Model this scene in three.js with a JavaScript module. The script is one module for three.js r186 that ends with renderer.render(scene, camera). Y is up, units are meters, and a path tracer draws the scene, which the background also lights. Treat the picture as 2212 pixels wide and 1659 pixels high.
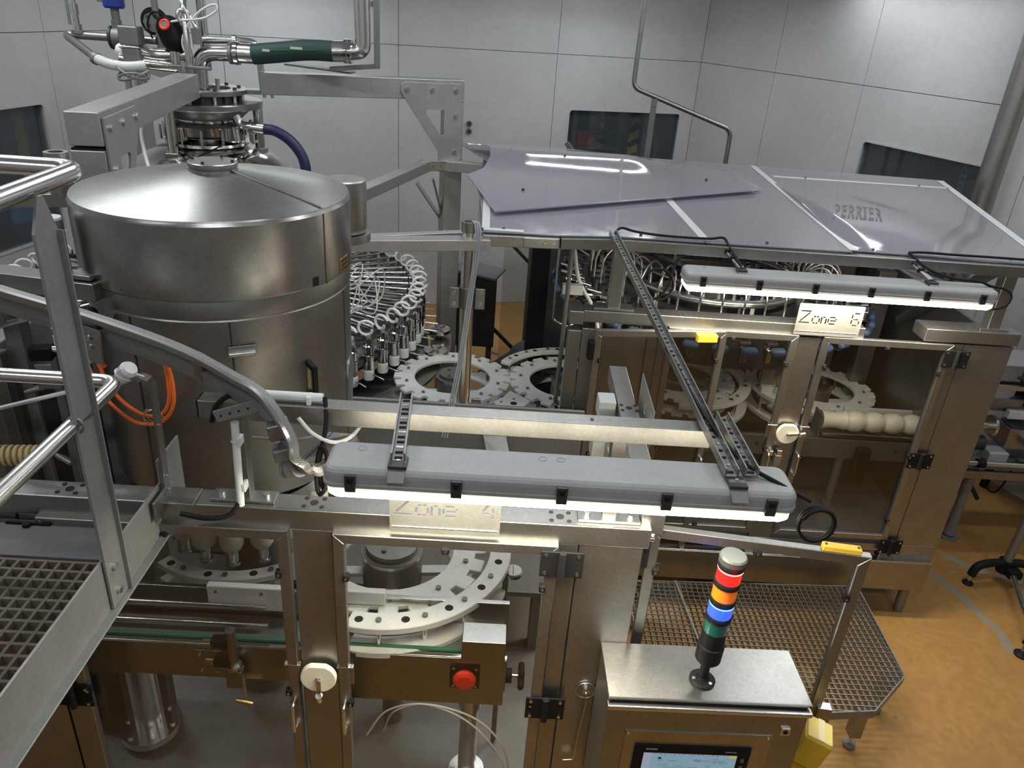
import * as THREE from 'three';
import { RoundedBoxGeometry } from 'three/addons/geometries/RoundedBoxGeometry.js';
import { RectAreaLightUniformsLib } from 'three/addons/lights/RectAreaLightUniformsLib.js';
import { mergeGeometries, toCreasedNormals } from 'three/addons/utils/BufferGeometryUtils.js';
import { FontLoader } from 'three/addons/loaders/FontLoader.js';
import { TextGeometry } from 'three/addons/geometries/TextGeometry.js';

// ---------------------------------------------------------------- camera, light, exposure
const scene = new THREE.Scene();
scene.background = new THREE.Color(0x0c0d0e);
const camera = new THREE.PerspectiveCamera(53.07, 2212 / 1659, 0.05, 60);
camera.matrixAutoUpdate = true;
camera.position.set(0, 3.35, 0);
{
  const f = new THREE.Vector3(0.023, -0.441, -0.897).normalize();
  const r = new THREE.Vector3(0.998, 0.065, -0.006); r.addScaledVector(f, -r.dot(f)).normalize();
  const u = new THREE.Vector3().crossVectors(r, f);
  camera.quaternion.setFromRotationMatrix(new THREE.Matrix4().makeBasis(r, u, f.clone().negate()));
}
const renderer = new THREE.WebGLRenderer({ antialias: true });
renderer.toneMapping = THREE.LinearToneMapping;
renderer.toneMappingExposure = 0.95;
renderer.shadowMap.enabled = true;
RectAreaLightUniformsLib.init();
const CEIL = 4.7;
const HALL_LIGHT = { color: new THREE.Color(0.93, 0.98, 1.0), power: 42, glow: 9 };
const GUARD_LIGHT = { color: new THREE.Color(1.0, 0.92, 0.72), power: 52, glow: 15 };
// ceiling fittings: [x, z, turn] of each twin-tube batten
const BATTENS = [];
for (const z of [-4.9, -2.7, .7]) for (const x of [-2.9, 0.1, 3.0]) BATTENS.push([x, CEIL - .04, z, 0]);
BATTENS.push([-2.2, 3.66, -7.6, .255], [.93, 3.66, -8.15, .255], [3.03, 3.78, -6.95, -1.32]);   // hung along the walls

// ---------------------------------------------------------------- helpers
const V = (x, y, z) => new THREE.Vector3(x, y, z);
let seed = 12345;
const rnd = () => ((seed = (seed * 1664525 + 1013904223) >>> 0) / 4294967296);
const counts = {};
const numbered = n => { const k = counts[n] = (counts[n] ?? -1) + 1; return k ? n + '_' + String(k).padStart(3, '0') : n; };
// uv in metres from the dominant direction of each face
function uvMetres(g) {
  if (g.index) g = g.toNonIndexed();
  const p = g.attributes.position, uv = new Float32Array(p.count * 2), a = V(), b = V(), c = V();
  for (let i = 0; i < p.count; i += 3) {
    a.fromBufferAttribute(p, i); b.fromBufferAttribute(p, i + 1); c.fromBufferAttribute(p, i + 2);
    const n = b.clone().sub(a).cross(c.clone().sub(a)), x = Math.abs(n.x), y = Math.abs(n.y), z = Math.abs(n.z);
    [a, b, c].forEach((q, k) => {
      const u = x > y && x > z ? q.z : q.x, v = y >= x && y >= z ? q.z : q.y;
      uv[(i + k) * 2] = u; uv[(i + k) * 2 + 1] = v;
    });
  }
  g.setAttribute('uv', new THREE.BufferAttribute(uv, 2));
  return g;
}
const ready = new WeakMap();
function prep(g, m) {
  if (!(m.map || m.roughnessMap || m.bumpMap) || g.userData.ownUV) return g;
  if (!ready.has(g)) ready.set(g, uvMetres(g));
  return ready.get(g);
}
function put(parent, name, geo, mat, pos, rot, label) {
  const m = new THREE.Mesh(prep(geo, mat), mat);
  m.name = parent === scene ? numbered(name) : name; m.castShadow = m.receiveShadow = true;
  if (pos) Array.isArray(pos) ? m.position.set(...pos) : m.position.copy(pos);
  if (rot) m.rotation.set(...rot);
  if (label) m.userData.label = label;
  parent.add(m); return m;
}
function thing(name, label, category, pos = [0, 0, 0], turn = 0, group) {
  const o = new THREE.Group(); o.name = numbered(name); o.position.set(...pos); o.rotation.y = turn;
  o.userData = { label, category }; if (group) o.userData.group = group;
  scene.add(o); return o;
}
function struct(name, pos = [0, 0, 0], turn = 0) {
  const o = new THREE.Group(); o.name = name; o.position.set(...pos); o.rotation.y = turn;
  o.userData = { kind: 'structure' }; scene.add(o); return o;
}
function one(name, label, category, geo, mat, pos, rot, group) {
  const m = put(scene, name, geo, mat, pos, rot); m.userData = { label, category }; if (group) m.userData.group = group; return m;
}
const box = (w, h, d) => new THREE.BoxGeometry(w, h, d);
const rbox = (w, h, d, r = 0.004, s = 1) => new RoundedBoxGeometry(w, h, d, s, Math.min(r, w / 2.01, h / 2.01, d / 2.01));
const cyl = (r, h, s = 20, r2 = r) => new THREE.CylinderGeometry(r2, r, h, s);
const lathe = (pts, s = 32, a = 0, l = Math.PI * 2) => toCreasedNormals(new THREE.LatheGeometry(pts.map(p => new THREE.Vector2(...p)), s, a, l), .42);
const at = (g, x, y, z, rx = 0, ry = 0, rz = 0) => { g = g.clone(); g.applyMatrix4(new THREE.Matrix4().compose(V(x, y, z), new THREE.Quaternion().setFromEuler(new THREE.Euler(rx, ry, rz)), V(1, 1, 1))); return g; };
const join = list => mergeGeometries(list.map(g => { const q = g.index ? g.toNonIndexed() : g.clone(); for (const k of Object.keys(q.attributes)) if (!['position', 'normal', 'uv'].includes(k)) q.deleteAttribute(k); return q; }));
// a beam of section w x h between two points (h along "up")
function beam(a, b, w, h, up = V(0, 1, 0), r = 0.003) {
  const d = b.clone().sub(a), L = d.length(), z = d.normalize(), x = V().crossVectors(up, z).normalize(), y = V().crossVectors(z, x);
  const g = r ? rbox(w, h, L, r) : box(w, h, L);
  g.applyMatrix4(new THREE.Matrix4().makeBasis(x, y, z).setPosition(a.clone().add(b).multiplyScalar(0.5)));
  return g;
}
// round bar between two points
function rod(a, b, r, s = 12, r2 = r) {
  const d = b.clone().sub(a), L = d.length(), g = new THREE.CylinderGeometry(r2, r, L, s);
  g.applyQuaternion(new THREE.Quaternion().setFromUnitVectors(V(0, 1, 0), d.normalize())); const c = a.clone().add(b).multiplyScalar(0.5);
  g.translate(c.x, c.y, c.z); return g;
}
const tube = (pts, r, n = 40, s = 8, closed = false) => new THREE.TubeGeometry(new THREE.CatmullRomCurve3(pts.map(p => Array.isArray(p) ? V(...p) : p), closed, 'centripetal'), n, r, s, closed);
// pipe with rounded bends
function pipe(pts, r, bend = 0.06, s = 14) {
  pts = pts.map(p => Array.isArray(p) ? V(...p) : p);
  const path = new THREE.CurvePath(); let last = pts[0];
  for (let i = 1; i < pts.length; i++) {
    if (i === pts.length - 1) { path.add(new THREE.LineCurve3(last, pts[i])); break; }
    const d0 = pts[i - 1].clone().sub(pts[i]), d1 = pts[i + 1].clone().sub(pts[i]), k = Math.min(bend, d0.length() / 2.01, d1.length() / 2.01);
    const p = pts[i].clone().addScaledVector(d0.normalize(), k), q = pts[i].clone().addScaledVector(d1.normalize(), k);
    path.add(new THREE.LineCurve3(last, p)); path.add(new THREE.QuadraticBezierCurve3(p, pts[i], q)); last = q;
  }
  const samples = [];
  path.curves.forEach((c, i) => { const n = c.isLineCurve3 ? 1 : 7; for (let k = i ? 1 : 0; k <= n; k++) samples.push(c.getPoint(k / n)); });
  return sweepRound(samples, r, s);
}
function sweepRound(pts, r, s) {
  const pos = [], nor = [], idx = []; let n0 = null;
  pts.forEach((p, i) => {
    const t = pts[Math.min(i + 1, pts.length - 1)].clone().sub(pts[Math.max(i - 1, 0)]).normalize();
    if (!n0) n0 = Math.abs(t.y) < 0.9 ? V(0, 1, 0) : V(1, 0, 0);
    n0 = n0.clone().addScaledVector(t, -n0.dot(t)).normalize(); const b = V().crossVectors(t, n0);
    for (let k = 0; k <= s; k++) { const a = k / s * Math.PI * 2, v = n0.clone().multiplyScalar(Math.cos(a)).addScaledVector(b, Math.sin(a)); nor.push(v.x, v.y, v.z); pos.push(p.x + v.x * r, p.y + v.y * r, p.z + v.z * r); }
  });
  const w = s + 1;
  for (let i = 0; i < pts.length - 1; i++) for (let k = 0; k < s; k++) { const a = i * w + k; idx.push(a, a + 1, a + w, a + 1, a + w + 1, a + w); }
  for (const [e, dir] of [[0, 1], [pts.length - 1, -1]]) {   // end caps
    const p = pts[e], q = pts[e + dir], t = p.clone().sub(q).normalize(), c = pos.length / 3; pos.push(p.x, p.y, p.z); nor.push(t.x, t.y, t.z);
    for (let k = 0; k <= s; k++) { const j = (e * w + k) * 3; pos.push(pos[j], pos[j + 1], pos[j + 2]); nor.push(t.x, t.y, t.z); }
    for (let k = 0; k < s; k++) e === 0 ? idx.push(c, c + 2 + k, c + 1 + k) : idx.push(c, c + 1 + k, c + 2 + k);
  }
  const g = new THREE.BufferGeometry(); g.setAttribute('position', new THREE.Float32BufferAttribute(pos, 3)); g.setAttribute('normal', new THREE.Float32BufferAttribute(nor, 3));
  g.setAttribute('uv', new THREE.Float32BufferAttribute(new Float32Array(pos.length / 3 * 2), 2)); g.setIndex(idx); return g;
}
// rectangular profile [u0,u1]x[v0,v1] swept along points with given side vectors
function sweepRect(pts, sides, u0, u1, v0, v1) {
  const pos = [], idx = [];
  pts.forEach((p, i) => {
    const t = pts[Math.min(i + 1, pts.length - 1)].clone().sub(pts[Math.max(i - 1, 0)]).normalize();
    const s = sides[i].clone().addScaledVector(t, -sides[i].dot(t)).normalize(), n = V().crossVectors(t, s);
    for (const [u, v] of [[u0, v0], [u1, v0], [u1, v1], [u0, v1]]) pos.push(p.x + s.x * u + n.x * v, p.y + s.y * u + n.y * v, p.z + s.z * u + n.z * v);
  });
  for (let i = 0; i < pts.length - 1; i++) for (let k = 0; k < 4; k++) { const a = i * 4 + k, b = i * 4 + (k + 1) % 4; idx.push(a, b, a + 4, b, b + 4, a + 4); }
  const e = (pts.length - 1) * 4; idx.push(0, 2, 1, 0, 3, 2, e, e + 1, e + 2, e, e + 2, e + 3);
  let g = new THREE.BufferGeometry(); g.setAttribute('position', new THREE.Float32BufferAttribute(pos, 3)); g.setIndex(idx); g = g.toNonIndexed(); g.computeVertexNormals();
  g.setAttribute('uv', new THREE.Float32BufferAttribute(new Float32Array(g.attributes.position.count * 2), 2)); return g;
}
function poly(pts) { const s = new THREE.Shape(); pts.forEach((p, i) => i ? s.lineTo(...p) : s.moveTo(...p)); s.closePath(); return s; }
function ext(shape, depth, bevel = 0, seg = 12) {
  return new THREE.ExtrudeGeometry(shape, { depth: depth - 2 * bevel, bevelEnabled: bevel > 0, bevelSize: bevel, bevelThickness: bevel, bevelOffset: -bevel, bevelSegments: 1, curveSegments: seg }).translate(0, 0, bevel);
}
// shape in the floor plane (x, z) extruded upwards from y0
function slab(shape, y0, h, bevel = 0, seg = 12) { const g = ext(shape, h, bevel, seg); g.rotateX(Math.PI / 2); g.translate(0, y0 + h, 0); return g; }   // shape y -> world z
function rrect(x0, y0, x1, y1, r) {
  const s = new THREE.Shape(); s.moveTo(x0 + r, y0); s.lineTo(x1 - r, y0); s.absarc(x1 - r, y0 + r, r, -Math.PI / 2, 0); s.lineTo(x1, y1 - r); s.absarc(x1 - r, y1 - r, r, 0, Math.PI / 2);
  s.lineTo(x0 + r, y1); s.absarc(x0 + r, y1 - r, r, Math.PI / 2, Math.PI); s.lineTo(x0, y0 + r); s.absarc(x0 + r, y0 + r, r, Math.PI, Math.PI * 1.5); return s;
}
const hole = (s, x, y, r) => { const h = new THREE.Path(); h.absarc(x, y, r, 0, Math.PI * 2, true); s.holes.push(h); return s; };
const hexHead = new THREE.CylinderGeometry(0.011, 0.011, 0.01, 6);
const hexSmall = new THREE.CylinderGeometry(0.006, 0.006, 0.006, 6);

// ---------------------------------------------------------------- textures and materials
function noiseField(n, cells, s0) {                       // tiling value noise
  const g = []; let s = s0; const r = () => ((s = (s * 1664525 + 1013904223) >>> 0) / 4294967296);
  for (let i = 0; i < cells * cells; i++) g.push(r());
  const o = new Float32Array(n * n), sm = t => t * t * (3 - 2 * t);
  for (let y = 0; y < n; y++) for (let x = 0; x < n; x++) {
    const fx = x / n * cells, fy = y / n * cells, ix = Math.floor(fx), iy = Math.floor(fy), tx = sm(fx - ix), ty = sm(fy - iy), jx = (ix + 1) % cells, jy = (iy + 1) % cells;
    const a = g[iy * cells + ix], b = g[iy * cells + jx], c = g[jy * cells + ix], d = g[jy * cells + jx];
    o[y * n + x] = (a + (b - a) * tx) * (1 - ty) + (c + (d - c) * tx) * ty;
  }
  return o;
}
function texture(n, fn, srgb, rep = 1) {
  const d = new Uint8Array(n * n * 4);
  for (let i = 0; i < n * n; i++) { const c = fn(i % n, Math.floor(i / n), i); for (let k = 0; k < 3; k++) d[i * 4 + k] = Math.max(0, Math.min(255, c[k])); d[i * 4 + 3] = 255; }
  const t = new THREE.DataTexture(d, n, n); t.wrapS = t.wrapT = THREE.RepeatWrapping; t.magFilter = THREE.LinearFilter; t.minFilter = THREE.LinearMipmapLinearFilter; t.generateMipmaps = true;
  if (srgb) t.colorSpace = THREE.SRGBColorSpace; t.repeat.set(rep, rep); t.needsUpdate = true; return t;
}
const n8 = noiseField(256, 8, 7), n32 = noiseField(256, 32, 11), n128 = noiseField(256, 128, 23), n4 = noiseField(256, 4, 31);
const steelMap = texture(256, (x, y, i) => { const v = 222 + 12 * (n8[i] - .5) + 8 * (n32[i] - .5) + 16 * (n128[i] - .5); return [v, v, v * .995]; }, true, 1.7);
const steelRough = texture(256, (x, y, i) => { const v = 168 + 9 * (n8[i] - .5) + 5 * (n128[i] - .5) + 6 * (n4[i] - .5); return [v, v, v]; }, false, 1.3);
const dustMap = texture(256, (x, y, i) => { const v = 235 + 14 * (n8[i] - .5) + 10 * (n128[i] - .5); return [v, v, v]; }, true, 1);
const wallMap = texture(256, (x, y, i) => { const v = 226 + 10 * (n4[i] - .5) + 6 * (n32[i] - .5) + 7 * (n128[i] - .5); return [v, v, v + 1]; }, true, .6);
const paneRough = texture(256, (x, y, i) => { const v = 90 + 120 * Math.max(0, n128[i] - .55) + 60 * (n8[i] - .3); return [v, v, v]; }, false, 2);
const scratchMap = (() => {                                   // scuffed clear plastic: pale strokes and specks
  const cv = document.createElement('canvas'); cv.width = cv.height = 1024; const g = cv.getContext('2d'); g.fillStyle = 'rgb(206,204,210)'; g.fillRect(0, 0, 1024, 1024); let s = 77; const r = () => ((s = (s * 1664525 + 1013904223) >>> 0) / 4294967296);
  for (let i = 0; i < 420; i++) { const x = r() * 1024, y = r() * 1024, a = r() * 6.3, l = 8 + r() * r() * 130; g.strokeStyle = r() < .75 ? `rgba(238,238,242,${.15 + r() * .5})` : `rgba(150,148,156,${.15 + r() * .3})`; g.lineWidth = .6 + r() * 1.2; g.beginPath(); g.moveTo(x, y); g.quadraticCurveTo(x + Math.cos(a) * l * .5 + r() * 14, y + Math.sin(a) * l * .5 + r() * 14, x + Math.cos(a) * l, y + Math.sin(a) * l); g.stroke(); }
  for (let i = 0; i < 900; i++) { g.fillStyle = `rgba(160,158,166,${r() * .5})`; g.fillRect(r() * 1024, r() * 1024, 1 + r() * 3, 1 + r() * 2); }
  const t = new THREE.CanvasTexture(cv); t.colorSpace = THREE.SRGBColorSpace; t.wrapS = t.wrapT = THREE.RepeatWrapping; t.repeat.set(.8, .8); return t;
})();
const S = o => new THREE.MeshStandardMaterial(o), PH = o => new THREE.MeshPhysicalMaterial(o);
const lin = (r, g, b) => new THREE.Color().setRGB(r, g, b);
const M = {
  steel: S({ color: lin(.44, .435, .42), metalness: 1, roughness: .62, roughnessMap: steelRough, map: steelMap }),
  satin: S({ color: lin(.50, .495, .485), metalness: 1, roughness: .44, roughnessMap: steelRough, map: steelMap }),
  polish: S({ color: lin(.66, .645, .62), metalness: 1, roughness: .13 }),
  bright: S({ color: lin(.70, .69, .67), metalness: 1, roughness: .22 }),
  plate: S({ color: lin(.40, .40, .375), metalness: .7, roughness: .75, roughnessMap: steelRough, map: steelMap }),
  lid: S({ color: lin(.58, .575, .57), metalness: 1, roughness: .46, roughnessMap: steelRough, map: steelMap }),
  blasted: S({ color: lin(.50, .495, .485), metalness: .6, roughness: .6, roughnessMap: steelRough, map: steelMap }),
  galva: S({ color: lin(.30, .305, .31), metalness: .35, roughness: .75, roughnessMap: steelRough, map: steelMap }),
  dull: S({ color: lin(.30, .297, .292), metalness: .6, roughness: .5, map: steelMap }),
  dark: S({ color: lin(.06, .06, .06), metalness: .6, roughness: .5 }),
  black: PH({ color: lin(.008, .008, .009), roughness: .55, specularIntensity: .3 }),
  rubber: PH({ color: lin(.010, .010, .011), roughness: .6, specularIntensity: .35 }),
  hole: S({ color: lin(.008, .008, .008), roughness: .9 }),
  white: S({ color: lin(.72, .72, .70), roughness: .45, map: dustMap }),
  nylon: S({ color: lin(.86, .86, .84), roughness: .42, map: dustMap }),
  cream: S({ color: lin(.78, .73, .58), roughness: .38 }),
  pvc: S({ color: lin(.66, .68, .69), roughness: .4 }),
  hose: PH({ color: lin(.86, .86, .84), roughness: .35, transmission: .08, thickness: 0 }),
  greyPlastic: S({ color: lin(.35, .35, .355), roughness: .45, map: dustMap }),
  clip: S({ color: lin(.05, .05, .052), metalness: .4, roughness: .35 }),
  wall: S({ color: lin(.60, .605, .61), roughness: .5, map: wallMap }),
  seam: S({ color: lin(.20, .20, .20), roughness: .8 }),
  ceiling: S({ color: lin(.66, .67, .68), roughness: .7 }),
  orange: S({ color: lin(.85, .16, .015), roughness: .45 }),
  red: S({ color: lin(.75, .035, .015), roughness: .4 }),
  yellow: S({ color: lin(.78, .50, .035), roughness: .45, map: dustMap }),
  blue: S({ color: lin(.012, .03, .22), roughness: .4 }),
  hoseBlue: S({ color: lin(.008, .008, .055), roughness: .5 }),
  hoseGreen: S({ color: lin(.018, .055, .050), roughness: .6, map: dustMap }),
  plastBlue: S({ color: lin(.07, .12, .24), roughness: .45 }),
  brass: S({ color: lin(.75, .50, .16), metalness: 1, roughness: .3 }),
  pane: PH({ color: lin(.86, .86, .845), roughness: .012, roughnessMap: paneRough, transmission: 1, thickness: 0, ior: 1.45 }),
  roof: PH({ color: lin(.86, .86, .885), map: scratchMap, roughness: .16, roughnessMap: paneRough, transmission: .66, thickness: 0, ior: 1.5 }),
  window: PH({ color: lin(.75, .82, .86), roughness: .02, transmission: .97, thickness: 0, ior: 1.5 }),
  gratingBrown: S({ color: lin(.15, .125, .09), roughness: .75, map: dustMap }),
  belt: S({ color: lin(.025, .16, .09), roughness: .5 }),
  stainBrown: S({ color: lin(.30, .22, .14), roughness: .7 }),
  farRoom: S({ color: lin(.42, .43, .44), roughness: .8 }),
};
const glow = (c, k) => S({ color: lin(.05, .05, .05), emissive: c, emissiveIntensity: k, roughness: .4 });

// ---------------------------------------------------------------- room
const K = [2.17, -9.67], A = [-3.66, -8.15];                      // plan corners of the back wall
const uA = [(A[0] - K[0]), (A[1] - K[1])], LA = Math.hypot(...uA);
const dirB = [.445, .896], dirC = [-.2, .98], LB = 14, LC = 11;
const EB = [K[0] + dirB[0] * LB, K[1] + dirB[1] * LB], EC = [A[0] + dirC[0] * LC, A[1] + dirC[1] * LC];
{ // floor: ochre resin with patches and repaired cracks
  const X0 = -6.4, X1 = 9, Z0 = -10.2, Z1 = 3.4, N = 1536;
  const cv = document.createElement('canvas'); cv.width = cv.height = N; const g = cv.getContext('2d');
  g.fillStyle = 'rgb(156,117,65)'; g.fillRect(0, 0, N, N);
  const img = g.getImageData(0, 0, N, N), a = noiseField(N, 12, 3), b = noiseField(N, 60, 5), c = noiseField(N, 512, 9);
  for (let i = 0; i < N * N; i++) { const v = 16 * (a[i] - .5) + 6 * (b[i] - .5) + 16 * (c[i] - .5); img.data[i * 4] += v; img.data[i * 4 + 1] += v * .9; img.data[i * 4 + 2] += v * .6; }
  g.putImageData(img, 0, 0);
  const px = (x, z) => [(x - X0) / (X1 - X0) * N, (z - Z0) / (Z1 - Z0) * N];
  const crack = (pts, w, col) => { for (let k = 0; k < 5; k++) { g.strokeStyle = col; g.lineWidth = w * (1.4 - k * .2); g.beginPath(); pts.forEach((p, i) => { const q = px(p[0] + (rnd() - .5) * .06, p[1] + (rnd() - .5) * .06); i ? g.lineTo(...q) : g.moveTo(...q); }); g.stroke(); } };
  crack([[3.06, -4.35], [3.12, -4.2], [3.2, -4.02], [3.24, -3.86], [3.28, -3.7], [3.27, -3.56], [3.34, -3.44], [3.42, -3.2], [3.5, -3.0]], 4, 'rgba(132,124,112,.55)');
  crack([[3.3, -4.45], [3.5, -4.3], [3.72, -4.2], [3.8, -3.95], [3.78, -3.75], [3.9, -3.6], [3.95, -3.4]], 3.4, 'rgba(140,134,124,.5)');
  crack([[3.5, -5.4], [3.62, -5.25], [3.68, -5.15]], 2, 'rgba(90,66,40,.6)');
  for (let i = 0; i < 130; i++) { const q = px(-1 + rnd() * 6, -7 + rnd() * 7); g.fillStyle = `rgba(70,48,24,${.25 + rnd() * .35})`; g.beginPath(); g.ellipse(q[0], q[1], .5 + rnd() * 1.3, .4 + rnd() * .6, rnd() * 6, 0, 7); g.fill(); }
  const t = new THREE.CanvasTexture(cv); t.colorSpace = THREE.SRGBColorSpace; t.flipY = false;
  const shape = poly([K, EB, EC, A].map(p => [p[0], p[1]]));
  const geo = slab(shape, -0.1, 0.1); const p = geo.attributes.position, uv = geo.attributes.uv;
  for (let i = 0; i < p.count; i++) uv.setXY(i, (p.getX(i) - X0) / (X1 - X0), (p.getZ(i) - Z0) / (Z1 - Z0));
  geo.userData.ownUV = true;
  const f = put(scene, 'floor', geo, S({ map: t, roughness: .42 })); f.userData = { kind: 'structure' };
  const ceil = put(scene, 'ceiling', slab(shape, CEIL, 0.1), M.ceiling); ceil.userData = { kind: 'structure' };
}
// wall of sandwich panels: p0 -> p1 in plan seen from inside; seams along it; windows [s0, s1, y0, y1]
function panelWall(name, p0, p1, seams, rows, wins, firstWin) {
  const L = Math.hypot(p1[0] - p0[0], p1[1] - p0[1]), w = struct(name, [p0[0], 0, p0[1]], -Math.atan2(p1[1] - p0[1], p1[0] - p0[0]));
  const cuts = [0, ...seams, L], g = 0.0027;
  const backing = poly([[0, 0], [L, 0], [L, CEIL], [0, CEIL]]);
  for (const q of wins) backing.holes.push(rrect(q[0] + .002, q[2] + .002, q[1] - .002, q[3] - .002, .03));
  put(w, 'core', ext(backing, .06), M.seam, [0, 0, -.09]);
  for (let r = 0; r < rows.length - 1; r++) for (let i = 0; i < cuts.length - 1; i++) {
    const s = poly([[cuts[i] + g, rows[r] + g], [cuts[i + 1] - g, rows[r] + g], [cuts[i + 1] - g, rows[r + 1] - g], [cuts[i] + g, rows[r + 1] - g]]);
    for (const q of wins) if (q[0] > cuts[i] && q[1] < cuts[i + 1] && q[2] > rows[r] && q[3] < rows[r + 1]) s.holes.push(rrect(q[0], q[2], q[1], q[3], .04));
    put(w, 'wall_panel', ext(s, .03), M.wall, [0, 0, -.03]);
  }
  wins.forEach((q, i) => {
    const o = struct('window_' + (firstWin + i), [p0[0], 0, p0[1]], w.rotation.y);
    const fr = rrect(q[0] - .008, q[2] - .008, q[1] + .008, q[3] + .008, .05); fr.holes.push(rrect(q[0] + .012, q[2] + .012, q[1] - .012, q[3] - .012, .035));
    put(o, 'window_frame', ext(fr, .012), M.wall, [0, 0, -.006]);
    put(o, 'pane', ext(rrect(q[0] + .006, q[2] + .006, q[1] - .006, q[3] - .006, .04), .004), M.window, [0, 0, -.05]);
  });
  return w;
}
panelWall('wall_back', A, K, [LA - 5.25, LA - 3.5, LA - 1.75].filter(x => x > .1), [0, 2.9, CEIL], [[LA - 1.56, LA - .16, 1.3, 2.33]], 1);
panelWall('wall_right', K, EB, [1.2, 2.35, 4.05, 5.25, 6.45, 7.65, 8.85], [0, 2.9, CEIL], [[2.5, 3.78, 1.45, 2.44]], 2);
panelWall('wall_left', EC, A, [LC - 5.4, LC - 3.6, LC - 1.2], [0, 2.9, CEIL], [[LC - 3.5, LC - 1.35, 1.25, 2.36]], 3);
panelWall('wall_front', EB, EC, [2.4, 4.8, 7.2, 9.6, 12], [0, 2.9, CEIL], [], 9);

// ---------------------------------------------------------------- hall lighting: twin-tube battens under the ceiling
BATTENS.forEach(([x, y, z, turn], i) => {
  const hung = y < 4, t = thing('ceiling_batten', hung ? 'white twin-tube batten hung on rods along the hall wall' : 'white twin-tube batten under the hall ceiling', 'light', [x, y, z], turn, hung ? 'battens hung along the walls' : 'ceiling battens above the machines');
  if (hung) for (const s of [-.6, .6]) put(t, 'hanger_rod', cyl(.005, CEIL - y, 8), M.steel, [s, (CEIL - y) / 2 + .02, 0]);
  put(t, 'housing', rbox(1.55, .06, .2, .01), M.white);
  for (const s of [-1, 1]) put(t, 'tube', at(cyl(.014, 1.48, 12), 0, 0, 0, 0, 0, Math.PI / 2), glow(HALL_LIGHT.color, HALL_LIGHT.glow), [0, -.05, s * .05]);
  const l = new THREE.RectAreaLight(HALL_LIGHT.color, HALL_LIGHT.power * (hung ? (x > 2.5 ? .2 : .42) : 1), 1.5, .16); l.position.set(0, -.075, 0); l.rotation.x = -Math.PI / 2; t.add(l);
});

// ---------------------------------------------------------------- shared guard parts
// framed pane leaf in the local xy plane: x 0..w, y 0..h
const FR = .036;
function leaf(t, w, h, o = {}) {
  const d = .03, bars = [['frame_bar', [[0, h], [w, h], [w - FR, h - FR], [FR, h - FR]]], ['frame_bar', [[0, 0], [FR, FR], [w - FR, FR], [w, 0]]], ['frame_bar', [[0, 0], [0, h], [FR, h - FR], [FR, FR]]], ['frame_bar', [[w, 0], [w - FR, FR], [w - FR, h - FR], [w, h]]]];
  for (const [n, p] of bars) put(t, n, ext(poly(p), d, .003), M.steel, [0, 0, -d / 2]);
  put(t, 'pane', box(w - 2 * FR + .02, h - 2 * FR + .02, .005), M.pane, [w / 2, h / 2, -.006]);
  const clips = [[w * .5, h - FR - .004, 0], [FR + .002, h - .17, 1], [w - FR - .002, h - .17, 1], [FR + .002, h - .74, 1], [w - FR - .002, h - .70, 1], [w * .5, FR + .004, 0], [FR + .002, .14, 1], [w - FR - .002, .14, 1]];
  for (const [x, y, v] of clips) { const c = put(t, 'pane_clip', rbox(v ? .022 : .026, v ? .026 : .022, .022, .004), M.black, [x, y, .012]); put(c, 'screw', cyl(.005, .004, 8), M.bright, [0, 0, .012], [Math.PI / 2, 0, 0]); }
}
const handleGeo = pipe([[0, 0, 0], [0, 0, .035], [0, -.13, .035], [0, -.13, 0]], .007, .02, 10);
const hingePlate = ext(rrect(-.033, -.05, .033, .05, .004), .007, .0015);
function hinge(parent, x, y, z) {
  const t = new THREE.Group(); t.name = 'hinge'; t.position.set(x, y, z); parent.add(t);
  put(t, 'leaf_plate', hingePlate, M.black, [-.036, 0, 0]); put(t, 'leaf_plate', hingePlate, M.black, [.036, 0, 0]);
  for (let k = 0; k < 5; k++) put(t, 'knuckle', cyl(.012, .019, 12), M.rubber, [0, -.042 + k * .021, .012]);
  for (const sx of [-.052, .052]) for (const sy of [-.035, .035]) put(t, 'screw', cyl(.006, .004, 8), M.bright, [sx, sy, .009], [Math.PI / 2, 0, 0]);
}
// white turn latch on a post with its two keeper plates
function latch(x, y, z, gap, label) {
  const t = thing('turn_latch', label, 'latch', [x, y, z]);
  for (const s of [-1, 1]) { put(t, 'keeper_plate', rbox(.052, .085, .012, .002), M.steel, [s * (gap / 2 + .018), .0, .006]); put(t, 'keeper_lip', rbox(.056, .006, .02, .002), M.bright, [s * (gap / 2 + .016), .044, .012]); }
  const ds = new THREE.Shape(); ds.absarc(0, 0, .062, Math.PI * .63, Math.PI * 2.37, false); ds.closePath();
  put(t, 'disc', ext(ds, .022, .003, 28), M.cream, [0, 0, .014]);
  const lev = put(t, 'lever', rbox(.017, .06, .006, .002), M.polish, [0.002, -.03, .042]); put(lev, 'knob', cyl(.013, .03, 14), M.bright, [.002, -.045, .006], [.25, 0, 0]);
  put(t, 'nut', at(hexSmall, 0, 0, 0, Math.PI / 2, 0, 0), M.bright, [0, 0, .043]); put(t, 'washer', cyl(.010, .003, 16), M.bright, [0, 0, .038], [Math.PI / 2, 0, 0]);
  return t;
}
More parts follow.
